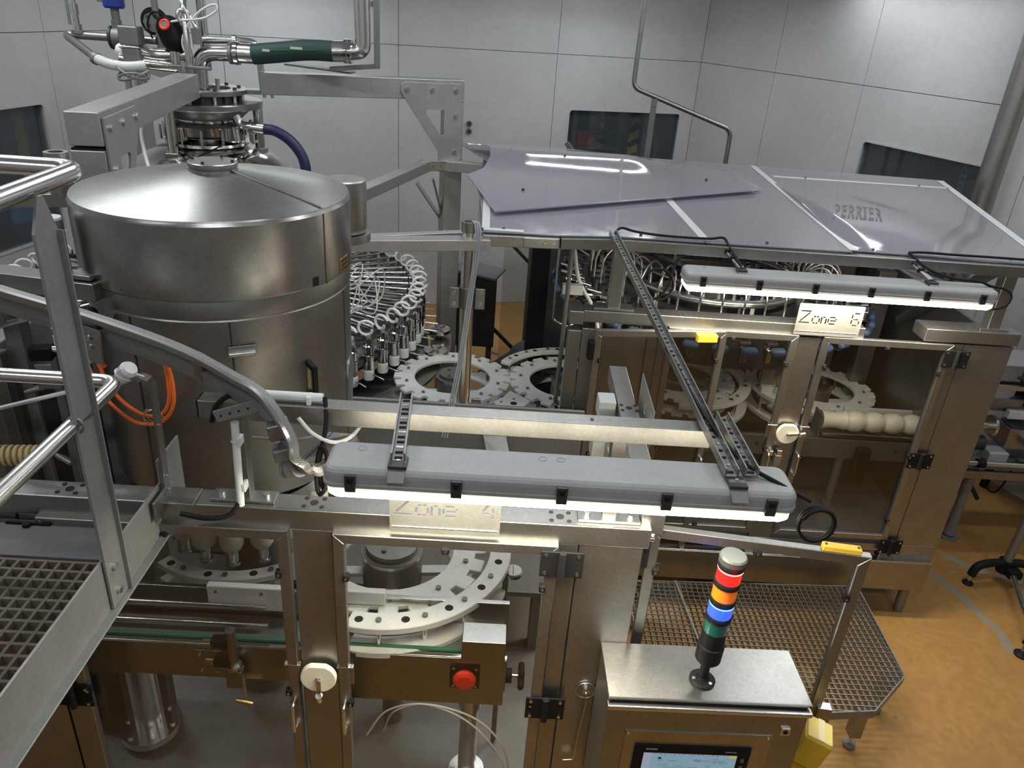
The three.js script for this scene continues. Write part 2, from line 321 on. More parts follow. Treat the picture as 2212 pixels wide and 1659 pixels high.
// stencil letters as slots: strokes [x0,y0,x1,y1] in a 1x1.4 cell
const GLYPH = {
  Z: [[[.02, 1.3, .92, 1.3]], [[.84, 1.16, .14, .2]], [[.02, .07, .92, .07]]],
  o: [[[.1, .2, .1, .62]], [[.2, .76, .44, .76]], [[.56, .76, .8, .76]], [[.9, .62, .9, .2]], [[.8, .06, .56, .06]], [[.44, .06, .2, .06]]],
  n: [[[.12, .04, .12, .74]], [[.3, .74, .62, .74]], [[.8, .62, .8, .04]]],
  e: [[[.1, .2, .1, .6]], [[.22, .76, .78, .76]], [[.9, .66, .9, .5]], [[.3, .4, .9, .4]], [[.22, .06, .85, .06]]],
  4: [[[.66, 1.36, .1, .56]], [[.02, .42, .58, .42]], [[.74, .8, .74, .5]], [[.74, .36, .74, .02]]],
  6: [[[.3, 1.34, .85, 1.34]], [[.12, 1.2, .12, .8]], [[.12, .62, .12, .2]], [[.26, .7, .76, .7]], [[.9, .56, .9, .2]], [[.76, .06, .26, .06]]],
};
function slot(s, x0, y0, x1, y1, w) {
  const d = Math.hypot(x1 - x0, y1 - y0), nx = -(y1 - y0) / d * w, ny = (x1 - x0) / d * w, h = new THREE.Path();
  h.moveTo(x0 + nx, y0 + ny); h.lineTo(x0 - nx, y0 - ny); h.lineTo(x1 - nx, y1 - ny); h.lineTo(x1 + nx, y1 + ny); h.closePath(); s.holes.push(h);
}
function zoneSign(label, word, pos, turn, w = .345, h = .165) {
  const t = thing('zone_sign', label, 'sign', pos, turn), s = rrect(0, 0, w, h, .006);
  const xs = [.010, .078, .126, .162, .283], sc = [.064, .045, .036, .050, .050];
  [...word].forEach((c, i) => { const k = sc[i]; for (const st of GLYPH[c]) for (const q of st) slot(s, xs[i] + q[0] * k, .066 + q[1] * .052, xs[i] + q[2] * k, .066 + q[3] * .052, .0038); });
  put(t, 'plate', ext(s, .003), M.plate); put(t, 'fold_lip', rbox(w * .96, .003, .005, .001), M.bright, [w / 2, .022, .003]);
  for (const x of [.03, w - .03]) put(t, 'spacer', box(.03, .02, .012), M.steel, [x, .012, -.006]);
  return t;
}
// fluorescent luminaire along x: grey tray, clear-white diffuser, clips
function luminaire(label, x0, x1, y, z, nClips, clipX) {
  const L = x1 - x0, t = thing('guard_luminaire', label, 'light', [(x0 + x1) / 2, y, z]), hw = .078;
  const tray = rrect(-L / 2, -hw, L / 2, hw, .035); const tg = new THREE.ExtrudeGeometry(tray, { depth: .03, bevelEnabled: true, bevelSize: .024, bevelThickness: .022, bevelOffset: -.024, bevelSegments: 4, curveSegments: 8 }); tg.rotateX(-Math.PI / 2);
  put(t, 'tray', tg, M.greyPlastic, [0, -.012, 0]); const rim = ext(rrect(-L / 2 - .002, -hw - .002, L / 2 + .002, hw + .002, .036), .018, .004, 8); rim.rotateX(-Math.PI / 2); put(t, 'tray_rim', rim, M.greyPlastic, [0, -.02, 0]); for (const x of [-L * .43, -.05, .0]) put(t, 'knockout', new THREE.TorusGeometry(.011, .0008, 5, 20), M.dull, [x, .0402, -.03], [Math.PI / 2, 0, 0]);
  const df = ext(rrect(-L / 2 + .008, -hw + .006, L / 2 - .008, hw - .006, .03), .042, .014, 6); df.rotateX(-Math.PI / 2); put(t, 'diffuser', df, glow(GUARD_LIGHT.color, GUARD_LIGHT.glow), [0, -.06, 0]);
  for (let k = 0; k < nClips; k++) for (const s of [1, -1]) {
    const c = put(t, 'clip', rbox(.03, .052, .012, .003), M.clip, [-L / 2 + clipX + k * (L - 2 * clipX) / (nClips - 1), .0, s * (hw + .003)]);
    put(c, 'clip_button', rbox(.017, .018, .01, .004), M.black, [0, .012, s * .006]);
  }
  const l = new THREE.RectAreaLight(GUARD_LIGHT.color, GUARD_LIGHT.power, L - .06, .13); l.position.set(0, -.068, 0); l.rotation.x = -Math.PI / 2; t.add(l);
  return t;
}
// slotted strut channel from a to b (open side up)
function strut(label, a, b, w = .034, group) {
  const t = thing('strut_channel', label, 'channel', [0, 0, 0], 0, group), d = b.clone().sub(a).normalize(), x = V().crossVectors(V(0, 1, 0), d).normalize(), n = V().crossVectors(d, x), o = (u, v) => p => p.clone().addScaledVector(x, u).addScaledVector(n, v);
  for (const s of [-1, 1]) put(t, 'flange', beam(o(s * w / 2, .008)(a), o(s * w / 2, .008)(b), .004, .026, n, 0), M.steel);
  put(t, 'web', beam(o(0, -.004)(a), o(0, -.004)(b), w, .004, n, 0), M.dull);
  const L = a.distanceTo(b), k = Math.min(60, Math.floor(L / .026));
  for (let i = 0; i < k; i++) put(t, 'slot', beam(o(-w * .3, -.001)(a.clone().addScaledVector(d, (i + .5) * L / k)), o(w * .3, -.001)(a.clone().addScaledVector(d, (i + .5) * L / k)), .009, .003, n, 0), i % 3 === 1 ? M.bright : M.hole);
  return t;
}
const fiveHoles = () => { const t = []; for (const [x, z, r] of [[0, 0, .013], [-.028, -.022, .0075], [.028, -.022, .0075], [-.028, .022, .0075], [.028, .022, .0075]]) t.push(at(cyl(r, .002, 16), x, 0, z)); return join(t); };
const holesGeo = fiveHoles();

// ---------------------------------------------------------------- zone 4: front guard
const FZ = -1.97;                                                  // plane of its doors
{
  const t = thing('machine_guard', 'stainless top rail and posts of the nearest guard, under the lower lamp', 'guard frame');
  put(t, 'top_rail', rbox(3.05, .075, .085, .004), M.steel, [-1.0, 1.862, FZ - .0425]);
  put(t, 'rail_holes', holesGeo, M.hole, [-.545, 1.9005, FZ - .044]);
  put(t, 'rail_holes', holesGeo, M.hole, [.235, 1.9005, FZ - .044]);
  put(t, 'rail_holes', holesGeo, M.hole, [-1.31, 1.9005, FZ - .044]);
  put(t, 'side_rail', rbox(.085, .075, .55, .004), M.steel, [.475, 1.862, FZ - .09 - .27]);
  put(t, 'rail_holes', holesGeo, M.hole, [.475, 1.9005, FZ - .135]);
  put(t, 'middle_post', rbox(.128, 1.55, .06, .004), M.steel, [-.547, 1.05, FZ - .032]);
  put(t, 'hinge_post', rbox(.06, 1.55, .055, .003), M.steel, [.268, 1.05, FZ - .03]);
  put(t, 'corner_panel', rbox(.205, 1.55, .06, .003), M.steel, [.405, 1.05, FZ - .034]);
  put(t, 'side_panel', rbox(.012, 1.55, .5, .003), M.steel, [.502, 1.05, FZ - .33]);
  put(t, 'hinge_post', rbox(.06, 1.55, .055, .003), M.steel, [-1.435, 1.05, FZ - .03]);
  put(t, 'corner_panel', rbox(.9, 1.55, .05, .003), M.steel, [-1.925, 1.05, FZ - .03]);
  put(t, 'rear_panel', rbox(2.9, 1.1, .02, .003), M.dull, [-.95, .85, FZ - 1.72]); put(t, 'base_pan', rbox(3.1, .06, 1.75, .004), M.dull, [-.95, .25, FZ - .85]);
  for (const [x, z] of [[-2.2, -.08], [.4, -.08], [-2.2, -1.1], [.4, -1.1]]) put(t, 'foot', cyl(.03, .22, 14), M.dull, [x, .11, FZ + z]);
}
{
  const t = thing('guard_door', 'framed clear guard door with the red push button behind it', 'door', [-.478, .3, FZ + .006]);
  leaf(t, .712, 1.53); for (const y of [1.465, .82, .12]) hinge(t, .727, y, .016); put(t, 'handle', handleGeo, M.bright, [.018, .795, .012]);
  const u = thing('guard_door', 'framed clear guard door beside the walkway toe board', 'door', [-1.40, .3, FZ + .006]);
  leaf(u, .782, 1.53); for (const y of [1.465, .765, .12]) hinge(u, -.02, y, .016); put(u, 'handle', handleGeo, M.bright, [.762, .795, .012]);
}
latch(-.547, 1.215, FZ + .0, .15, 'white turn latch between the two nearest guard doors');
{ // key switch escutcheon with hanging wire hook on the corner panel
  const t = thing('lock_escutcheon', 'round lock plate with a hanging wire hook beside the control cabinet', 'lock', [.39, 1.19, FZ - .003]);
  put(t, 'ring', new THREE.TorusGeometry(.036, .0025, 8, 28), M.bright, [0, 0, .004]); put(t, 'dish', cyl(.034, .003, 28), M.steel, [0, 0, .002], [Math.PI / 2, 0, 0]);
  put(t, 'barrel', cyl(.014, .014, 16), M.bright, [0, .004, .008], [Math.PI / 2, 0, 0]);
  put(t, 'hook', pipe([[0, 0, .017], [.004, -.05, .02], [-.006, -.18, .02], [-.012, -.34, .02], [-.05, -.345, .02]], .0025, .01, 6), M.bright);
}
zoneSign('stencil-cut plate marked with a four, below the lower lamp', 'Zone4', [-.30, 1.845, FZ + .006], 0);
{ // upper beam that carries the lamp, on two posts
  const t = thing('lamp_beam', 'square steel beam on two short posts carrying the lower lamp', 'beam');
  put(t, 'beam', rbox(1.53, .06, .06, .003), M.steel, [-.105, 2.22, -2.03]); put(t, 'end_cap', box(.004, .056, .056), M.black, [-.872, 2.22, -2.03]);
  for (const x of [-.765, .39]) {
    put(t, 'post', rbox(.045, .30, .045, .003), M.steel, [x, 2.045, -2.03]); put(t, 'foot_plate', rbox(.20, .01, .06, .002), M.steel, [x, 1.905, -2.02]);
    for (const s of [-1, 1]) put(t, 'bolt', hexHead, M.bright, [x + s * .07, 1.915, -2.02]);
  }
  put(t, 'beam_bolt', hexSmall, M.dull, [.30, 2.252, -2.03]);
}
luminaire('grey tube lamp with a bright diffuser and five clips over the nearest doors', -.435, .825, 2.205, -1.765, 5, .075);
strut('short slotted channel holding the left end of the lower lamp', V(-.262, 2.262, -2.07), V(-.24, 2.262, -1.72));
strut('long slotted channel running from the roof edge to the lower lamp', V(.556, 2.34, -3.86), V(.648, 2.262, -1.74));
strut('short slotted channel beside the right end of the lower lamp', V(.70, 2.262, -2.07), V(.705, 2.262, -1.75));
for (const [x, l] of [[-.24, 'left'], [.66, 'right']]) { const t = thing('lamp_bracket', `dark spring bracket on top of the lower lamp, ${l} end`, 'bracket', [x, 2.25, -1.725]); put(t, 'saddle', rbox(.05, .012, .055, .003), M.clip); put(t, 'tongue', rbox(.044, .004, .07, .002), M.dull, [0, -.008, .03], [.5, 0, 0]); put(t, 'bolt', hexSmall, M.bright, [0, .008, 0]); }
// cables around the lower lamp
const cable = (label, pts, r, m = M.rubber, n = 60) => one('cable', label, 'cable', tube(pts, r, n, 8), m);
cable('black cable running from the long channel to the right end of the lower lamp', [[.60, 2.30, -2.5], [.635, 2.285, -2.05], [.66, 2.275, -1.93], [.70, 2.265, -1.80], [.78, 2.245, -1.74], [.86, 2.22, -1.70]], .006);
cable('coil of black cable hanging at the right end of the lower lamp', Array.from({ length: 26 }, (_, i) => { const a = i / 26 * Math.PI * 4.6 + 1.4; return [.885 + .047 * Math.cos(a), 2.155 + .052 * Math.sin(a), -1.70 + i * .0008]; }), .0052, M.rubber, 140);
cable('coil of black cable hanging at the left end of the lower lamp', [[-.50, 2.27, -2.03], [-.488, 2.22, -1.985], [-.49, 2.17, -1.95], [-.50, 2.10, -1.92], [-.485, 2.035, -1.90], [-.472, 2.08, -1.90], [-.478, 2.15, -1.92], [-.492, 2.16, -1.93], [-.506, 2.08, -1.91], [-.495, 2.02, -1.89], [-.474, 2.05, -1.88], [-.47, 2.1, -1.89], [-.455, 2.16, -1.86], [-.43, 2.2, -1.80]], .007, M.rubber, 120);
cable('black cable entering the vertical white conduit at the rail', [[-.93, 1.895, -1.925], [-.84, 1.895, -1.91], [-.78, 1.905, -1.92], [-.752, 1.94, -1.945]], .008);

// inside zone 4
{
  const t = thing('discharge_conveyor', 'stainless conveyor with a green slide strip behind the nearest doors', 'conveyor');
  put(t, 'side_plate', rbox(1.62, .16, .008, .002), M.satin, [-.70, 1.10, -2.1]); put(t, 'top_edge', rbox(1.62, .008, .02, .002), M.bright, [-.70, 1.181, -2.108]);
  put(t, 'slide_strip', rbox(1.60, .012, .014, .002), M.belt, [-.70, 1.19, -2.128]); put(t, 'deck', rbox(1.6, .012, .12, .002), M.dull, [-.70, 1.165, -2.195]);
  put(t, 'rear_plate', rbox(1.62, .20, .008, .002), M.satin, [-.70, 1.2, -2.27]); put(t, 'rear_edge', rbox(1.62, .008, .02, .002), M.bright, [-.70, 1.30, -2.27]);
  put(t, 'guide_bar', rod(V(-1.5, 1.235, -2.15), V(-.78, 1.235, -2.15), .01), M.bright); put(t, 'guide_bar', rod(V(-1.5, 1.275, -2.2), V(-.8, 1.275, -2.2), .012), M.bright);
  put(t, 'drip_tray', rbox(.62, .085, .2, .003), M.satin, [-.205, .985, -2.2]);
  put(t, 'guide_block', rbox(.30, .11, .03, .006), M.nylon, [-.875, 1.29, -2.24]); put(t, 'guide_block', rbox(.28, .06, .03, .004), M.nylon, [-.5, 1.315, -2.25]);
  for (const x of [-.99, -.82]) put(t, 'block_screw', cyl(.006, .004, 10), M.dull, [x, 1.32, -2.223], [Math.PI / 2, 0, 0]);
  put(t, 'mount_plate', rbox(.10, .12, .006, .002), M.satin, [-.99, 1.10, -2.094]); for (const [x, y] of [[-1.02, 1.14], [-.96, 1.06], [-1.02, 1.06], [-.975, 1.1]]) put(t, 'mount_bolt', at(hexSmall, 0, 0, 0, Math.PI / 2, 0, 0), M.bright, [x, y, -2.088]);
  put(t, 'front_ledge', rbox(.16, .10, .10, .003), M.satin, [.02, 1.24, -2.12]);
}
{
  const t = thing('push_button', 'red mushroom push button on a black square plate', 'button', [-.044, 1.095, -2.094]);
  put(t, 'plate', rbox(.112, .118, .008, .003), M.black); put(t, 'cap', lathe([[0, .03], [.03, .029], [.042, .022], [.044, .012], [.038, 0], [0, 0]], 28), M.red, [0, 0, .006], [Math.PI / 2, 0, 0]);
  for (const x of [-.042, .042]) for (const y of [-.044, .044]) put(t, 'screw', at(hexSmall, 0, 0, 0, Math.PI / 2, 0, 0), M.bright, [x, y, .006]);
  const k = thing('hand_knob', 'black fluted hand knob on the end of the conveyor', 'knob', [.105, 1.04, -2.16]);
  put(k, 'collar', cyl(.028, .03, 18), M.rubber, [.015, 0, 0], [0, 0, Math.PI / 2]); put(k, 'spindle', cyl(.008, .05, 10), M.bright, [.04, 0, 0], [0, 0, Math.PI / 2]);
  const s = new THREE.Shape(); for (let i = 0; i <= 48; i++) { const a = i / 48 * Math.PI * 2, r = .048 + .006 * Math.cos(a * 6); i ? s.lineTo(r * Math.cos(a), r * Math.sin(a)) : s.moveTo(r, 0); }
  put(k, 'grip', at(ext(s, .022, .006, 4), 0, 0, 0, 0, Math.PI / 2, 0), M.rubber, [.055, 0, 0]);
}
for (const [x, z, l, r] of [[-.02, -2.27, 'polished pedestal under the conveyor end behind the red button door', .038], [-1.45, -2.42, 'thick pedestal with a bolted flange behind the left guard door', .062]]) {
  const t = thing('pedestal', l, 'pedestal', [x, .28, z]); put(t, 'column', cyl(r, .65, 24), M.bright, [0, .325, 0]); put(t, 'sleeve', cyl(r * 1.25, .16, 24), M.bright, [0, .55, 0]);
  put(t, 'flange', cyl(r * 2, .035, 32), M.bright, [0, .06, 0]); for (let k = 0; k < 6; k++) put(t, 'bolt', hexHead, M.bright, [r * 1.6 * Math.cos(k * 1.047), .083, r * 1.6 * Math.sin(k * 1.047)]);
}
{ // photocell stand in front of the conveyor
  const t = thing('sensor_post', 'upright sensor post with two black clamps in front of the conveyor', 'sensor', [-.905, 1.0, -2.06]);
  put(t, 'post', cyl(.018, .17, 16), M.steel, [.02, .21, 0]); put(t, 'clamp', rbox(.06, .035, .04, .006), M.black, [-.02, .24, 0]); put(t, 'clamp', rbox(.06, .035, .04, .006), M.black, [-.02, .145, 0]);
  put(t, 'base_block', rbox(.06, .08, .04, .004), M.steel, [.02, .07, 0]); put(t, 'collar', cyl(.028, .014, 18), M.bright, [.02, .125, 0]);
  for (const y of [.24, .145]) put(t, 'sensor_tip', rod(V(-.08, y, 0), V(-.04, y, 0), .007), M.brass);
  put(t, 'pin', rod(V(.05, .09, .01), V(.055, -.04, .015), .004), M.bright); put(t, 'eye', rod(V(.02, -.03, .02), V(.08, -.045, .02), .009), M.brass);
}
// star wheel: ring with pockets, hub drum; two discs
function starShape(R, r, n, pr) {
  const s = new THREE.Shape(), q = Math.PI * 2 / n, half = q * .29;
  for (let i = 0; i < n; i++) {
    const a = i * q, T = (rr, b) => [rr * Math.cos(b), rr * Math.sin(b)];
    const p = [T(R, a - half), T(R, a + half), T(R - .012, a + half + .008), T(R - pr, a + half + q * .06), T(R - pr, a + q - half - q * .06), T(R - .012, a + q - half - .008)];
    p.forEach((v, k) => (i || k) ? s.lineTo(...v) : s.moveTo(...v));
  }
  s.closePath(); hole(s, 0, 0, r); return s;
}
const starGeo = slab(starShape(.395, .255, 20, .046), 0, .022, .003, 40);
const starLow = slab(starShape(.385, .255, 20, .046), 0, .02, .003, 40);
const hubBolt = cyl(.011, .012, 10);
function starWheel(label, x, y, z, turn, hubR = .105) {
  const t = thing('star_wheel', label, 'star wheel', [x, y, z], turn);
  put(t, 'upper_disc', starGeo, M.nylon); put(t, 'lower_disc', starLow, M.nylon, [0, -.11, 0]);
  for (let k = 0; k < 10; k++) { const a = k * Math.PI / 5; put(t, 'spacer', cyl(.009, .1, 10), M.steel, [.30 * Math.cos(a), -.045, .30 * Math.sin(a)]); put(t, 'bolt', hubBolt, M.dull, [.318 * Math.cos(a + .3), .026, .318 * Math.sin(a + .3)]); }
  for (let k = 0; k < 4; k++) put(t, 'spoke', at(rbox(.17, .02, .05, .003), .18, 0, 0), M.nylon, [0, -.1, 0], [0, k * Math.PI / 2, 0]);
  put(t, 'hub', cyl(hubR, .16, 28), M.dull, [0, -.06, 0]); put(t, 'hub_cap', cyl(hubR * .86, .03, 28), M.steel, [0, .033, 0]); put(t, 'hub_rim', cyl(hubR * 1.02, .016, 28), M.bright, [0, .01, 0]);
  for (let k = 0; k < 3; k++) put(t, 'cap_bolt', hubBolt, M.dull, [hubR * .5 * Math.cos(k * 2.1), .052, hubR * .5 * Math.sin(k * 2.1)]);
  put(t, 'shaft', cyl(.05, y - .42, 18), M.dull, [0, -(y - .42) / 2 - .14, 0]);
  return t;
}
function arcGuide(label, x, y, z, r0, r1, a0, a1, gap = .1, bolts = 5) {
  const t = thing('guide_arc', label, 'guide', [x, y, z]);
  const s = new THREE.Shape(); s.absarc(0, 0, r1, a0, a1, false); s.absarc(0, 0, r0, a1, a0, true); s.closePath();
  put(t, 'upper_rail', slab(s, 0, .03, .003, 36), M.nylon); put(t, 'lower_rail', slab(s, -gap - .03, .03, .003, 36), M.nylon);
  for (let k = 0; k < bolts; k++) { const a = a0 + (a1 - a0) * (k + .35) / bolts, r = (r0 + r1) / 2; put(t, 'spacer', cyl(.01, gap, 12), M.bright, [r * Math.cos(a), -gap / 2, r * Math.sin(a)]); put(t, 'bolt', hubBolt, M.dull, [r * Math.cos(a), .033, r * Math.sin(a)]); put(t, 'bore', cyl(.016, .001, 16), M.hole, [r * Math.cos(a + .16), .0306, r * Math.sin(a + .16)]); }
  return t;
}
starWheel('white star wheel behind the red push button door', -.385, 1.255, -2.59, .1, .125);
arcGuide('white curved double guide sweeping round the star wheel behind the red button', -.385, 1.275, -2.59, .412, .498, -.1, 1.78, .085, 5);
arcGuide('white curved guide below the drum behind the left guard door', -1.06, 1.19, -2.86, .40, .46, .95, 2.2, .05, 3);
{ const t = thing('pressure_gauge', 'small round gauge on a post behind the red button door', 'gauge', [.125, 1.26, -2.5]); put(t, 'dial', cyl(.035, .02, 24), M.white); put(t, 'rim', cyl(.038, .014, 24), M.bright, [0, -.004, 0]); put(t, 'needle', box(.002, .001, .05), M.black, [0, .011, 0]); put(t, 'stem', rbox(.025, .09, .02, .003), M.dull, [-.03, -.03, .02]); put(t, 'post', cyl(.012, .9, 12), M.dull, [-.03, -.52, .02]); }
for (const [p, q] of [[[-.42, .72, -2.12], 0], [[-.36, .70, -2.16], 1]]) cable(q ? 'thin clear hose arching to the right behind the red button door' : 'thin clear hose arching beside another behind the red button door', [p, [-.34 + q * .03, .86, -2.12], [-.2, .93, -2.1], [-.05 + q * .05, .88, -2.09], [.08 + q * .04, .74, -2.08], [.16, .55, -2.07], [.2, .4, -2.06]], .004, M.hose);

// ---------------------------------------------------------------- operator cabinet with screen and signal tower
{
  const W = .655, D = .235, H = .62, t = thing('control_cabinet', 'stainless operator cabinet with a touch screen and a signal tower on top', 'cabinet', [.745, 1.42, -1.86], .012);
  const lid = ext(poly([[-W / 2, -D / 2], [W / 2, -D / 2], [W / 2, D / 2], [-W / 2, D / 2]]), .012, .003); lid.rotateX(-Math.PI / 2);
  put(t, 'lid', lid, M.satin, [0, -.012, 0]); put(t, 'gasket', rbox(W - .02, .012, D - .015, .002), M.rubber, [0, -.018, 0]);
  put(t, 'body', rbox(W - .012, H, D - .02, .004), M.steel, [0, -.024 - H / 2, -.004]);
  put(t, 'door', rbox(W - .006, H - .03, .012, .004), M.steel, [0, -.04 - H / 2, D / 2 - .006]);
  put(t, 'drip_lip', rbox(W + .004, .02, .03, .006), M.bright, [0, -.032, D / 2 + .002]);
  put(t, 'screen_surround', rbox(.48, .38, .004, .001), M.satin, [-.015, -.33, D / 2 + .002]);
  for (const x of [-.245, .215]) put(t, 'surround_screw', cyl(.005, .003, 8), M.bright, [x, -.155, D / 2 + .005], [Math.PI / 2, 0, 0]);
  const lock = put(t, 'door_lock', rbox(.032, .032, .008, .002), M.bright, [.262, -.118, D / 2 + .003]); put(lock, 'key_slot', cyl(.009, .004, 14), M.hole, [0, 0, .003], [Math.PI / 2, 0, 0]);
}
{ // touch panel on the cabinet door
  const cv = document.createElement('canvas'); cv.width = 512; cv.height = 384; const g = cv.getContext('2d');
  g.fillStyle = '#9cc4d8'; g.fillRect(0, 0, 512, 384); g.fillStyle = '#b9c9e0'; g.fillRect(0, 0, 44, 384); g.fillStyle = '#a9bddb'; g.fillRect(44, 0, 468, 16); g.fillStyle = '#e6e24a'; g.fillRect(468, 4, 40, 16);
  g.strokeStyle = 'rgba(40,70,95,.75)'; g.lineWidth = 1.4; for (let i = 0; i < 46; i++) { const x = 70 + rnd() * 400, y = 30 + rnd() * 330; g.strokeRect(x, y, 14 + rnd() * 34, 6 + rnd() * 9); g.beginPath(); g.moveTo(x, y + 4); g.lineTo(x - 26 * rnd(), y + 4); g.stroke(); }
  g.fillStyle = '#17303f'; g.beginPath(); g.arc(92, 40, 9, Math.PI, 0); g.fill(); g.fillRect(83, 40, 18, 8); for (let i = 0; i < 14; i++) { g.fillStyle = ['#b9483a', '#3a5c8a', '#6b6b6b', '#c08a3a'][i % 4]; g.fillRect(60 + i * 26, 3 + (i % 3) * 3, 12, 4); }
  const tex = new THREE.CanvasTexture(cv); tex.colorSpace = THREE.SRGBColorSpace;
  const t = thing('touch_screen', 'black framed touch screen showing a pale blue process diagram', 'screen', [.722, 1.08, -1.738], .012);
  put(t, 'bezel', rbox(.385, .285, .014, .004), M.black); put(t, 'bezel_edge', rbox(.40, .30, .008, .003), M.dull, [0, 0, -.004]);
  const pg = new THREE.PlaneGeometry(.31, .225); pg.userData.ownUV = true;
  put(t, 'display', pg, S({ color: lin(.02, .02, .02), emissive: lin(1, 1, 1), emissiveMap: tex, emissiveIntensity: .55, roughness: .2 }), [-.005, -.004, .0075]);
  const font = await new FontLoader().loadAsync('fonts/droid/droid_sans_bold.typeface.json');
  const word = (s, size) => new TextGeometry(s, { font, size, depth: .0006, curveSegments: 3 });
  const lettering = S({ color: lin(.5, .5, .5), roughness: .5 });
  put(t, 'lettering', word('SIEMENS', .0066), lettering, [-.155, .122, .007]); put(t, 'lettering', word('SIMATIC HMI', .0042), lettering, [.108, .121, .007]);
  for (let k = 0; k < 5; k++) put(t, 'soft_key', rbox(.012, .018, .002, .002), M.dull, [.170, .085 - k * .034, .007]);
  const l = new THREE.RectAreaLight(lin(.72, .86, 1), .5, .3, .22); l.position.set(0, 0, .02); l.rotation.y = Math.PI; t.add(l);
  globalThis.__font = font;
}
{ // signal tower
  const t = thing('signal_tower', 'signal tower with red, amber, blue and green segments', 'signal light', [.735, 1.42, -1.828], 0); t.rotation.z = -.012; t.scale.set(1.2, 1.02, 1.2);
  put(t, 'base_flange', lathe([[0, 0], [.034, 0], [.035, .006], [.031, .010], [.018, .013], [.013, .02], [0, .02]], 28), M.black);
  for (let k = 0; k < 3; k++) put(t, 'flange_screw', cyl(.005, .004, 8), M.bright, [.026 * Math.cos(k * 2.09 + .9), .011, .026 * Math.sin(k * 2.09 + .9)]);
  put(t, 'stem', cyl(.0125, .075, 16), M.rubber, [0, .055, 0]);
  put(t, 'socket', lathe([[0, 0], [.026, 0], [.034, .012], [.035, .07], [.032, .075], [.031, .13], [0, .13]], 28), M.black, [0, .085, 0]);
  const seg = [['green_segment', lin(.004, .075, .06), lin(0, .12, .09), .06], ['blue_segment', lin(.02, .05, .55), lin(.03, .09, 1), 1.6], ['amber_segment', lin(.80, .17, .01), lin(1, .3, .02), .1], ['red_segment', lin(.8, .01, .01), lin(1, .015, .01), 1.2]];
  seg.forEach(([n, c, e, k], i) => {
    const y = .215 + i * .066; put(t, n, cyl(.031, .046, 28), PH({ color: c, emissive: e, emissiveIntensity: k, roughness: .25, clearcoat: .5 }), [0, y + .023, 0]);
    put(t, 'spacer_ring', lathe([[0, 0], [.033, 0], [.034, .003], [.034, .017], [.033, .02], [0, .02]], 28), M.black, [0, y + .046, 0]);
    if (k > 1) { const b = put(t, 'led_band', new THREE.TorusGeometry(.0305, .0022, 6, 32), glow(i === 1 ? lin(.2, .75, 1) : lin(1, .55, .45), 2.2), [0, y + .041, 0], [Math.PI / 2, 0, 0]); const l = new THREE.PointLight(e, .012); l.position.set(0, y + .03, .05); t.add(l); }
  });
  put(t, 'top_cap', lathe([[.034, 0], [.0345, .018], [.031, .024], [.022, .0255], [0, .026]], 28), S({ color: lin(.04, .045, .045), roughness: .45 }), [0, .478, 0]);
}
{ // yellow socket box hung at the cabinet side
  const t = thing('junction_box', 'yellow plastic box hanging beside the operator cabinet', 'box', [1.165, 1.135, -1.84], -.35); t.rotation.z = -.22;
  put(t, 'body', rbox(.095, .135, .10, .008, 2), M.yellow); put(t, 'lid', rbox(.086, .012, .092, .004), S({ color: lin(.85, .66, .22), roughness: .5 }), [0, .071, 0]); put(t, 'tape', box(.022, .002, .093), S({ color: lin(.9, .78, .45), roughness: .4 }), [.002, .078, 0]);
  put(t, 'lower_body', rbox(.075, .09, .08, .006), M.yellow, [.0, -.10, -.005]); put(t, 'cable_gland', cyl(.014, .05, 12), M.pvc, [.02, -.16, 0]);
}
// ---------------------------------------------------------------- zone 5: side doors, both standing open
const yellowTag = (t, x, y, z) => { const g = put(t, 'safety_switch', rbox(.12, .022, .03, .003), M.yellow, [x, y, z]); put(g, 'screw', cyl(.004, .004, 8), M.dark, [.05, .012, 0]); put(g, 'screw', cyl(.004, .004, 8), M.dark, [-.05, .012, 0]); };
{
  const t = thing('guard_door', 'open clear guard door standing behind the signal tower', 'door', [.535, .3, -2.035], -.13);
  leaf(t, .69, 1.57); put(t, 'hinge_block', rbox(.03, .11, .05, .003), M.black, [-.008, 1.47, 0]); put(t, 'hinge_block', rbox(.03, .11, .05, .003), M.black, [-.008, .8, 0]);
  put(t, 'hinge_cap', rbox(.03, .012, .03, .002), M.bright, [0, 1.535, .014]); yellowTag(t, .60, 1.575, -.006);
  put(t, 'latch_keeper', rbox(.05, .09, .035, .003), M.satin, [.70, .87, .01]); put(t, 'handle', handleGeo, M.bright, [.676, .78, .012]);
}
{
  const t = thing('guard_door', 'open clear guard door with a yellow switch tag, in front of the far guard', 'door', [.505, .3, -3.70], .135);
  leaf(t, .72, 1.575); put(t, 'hinge_block', rbox(.03, .10, .05, .003), M.black, [-.012, 1.46, 0]); put(t, 'hinge_block', rbox(.03, .10, .05, .003), M.black, [-.012, .7, 0]);
  put(t, 'safety_switch', rbox(.11, .04, .035, .003), M.yellow, [.60, 1.545, .03]); put(t, 'handle', handleGeo, M.bright, [.70, .8, .012]);
}
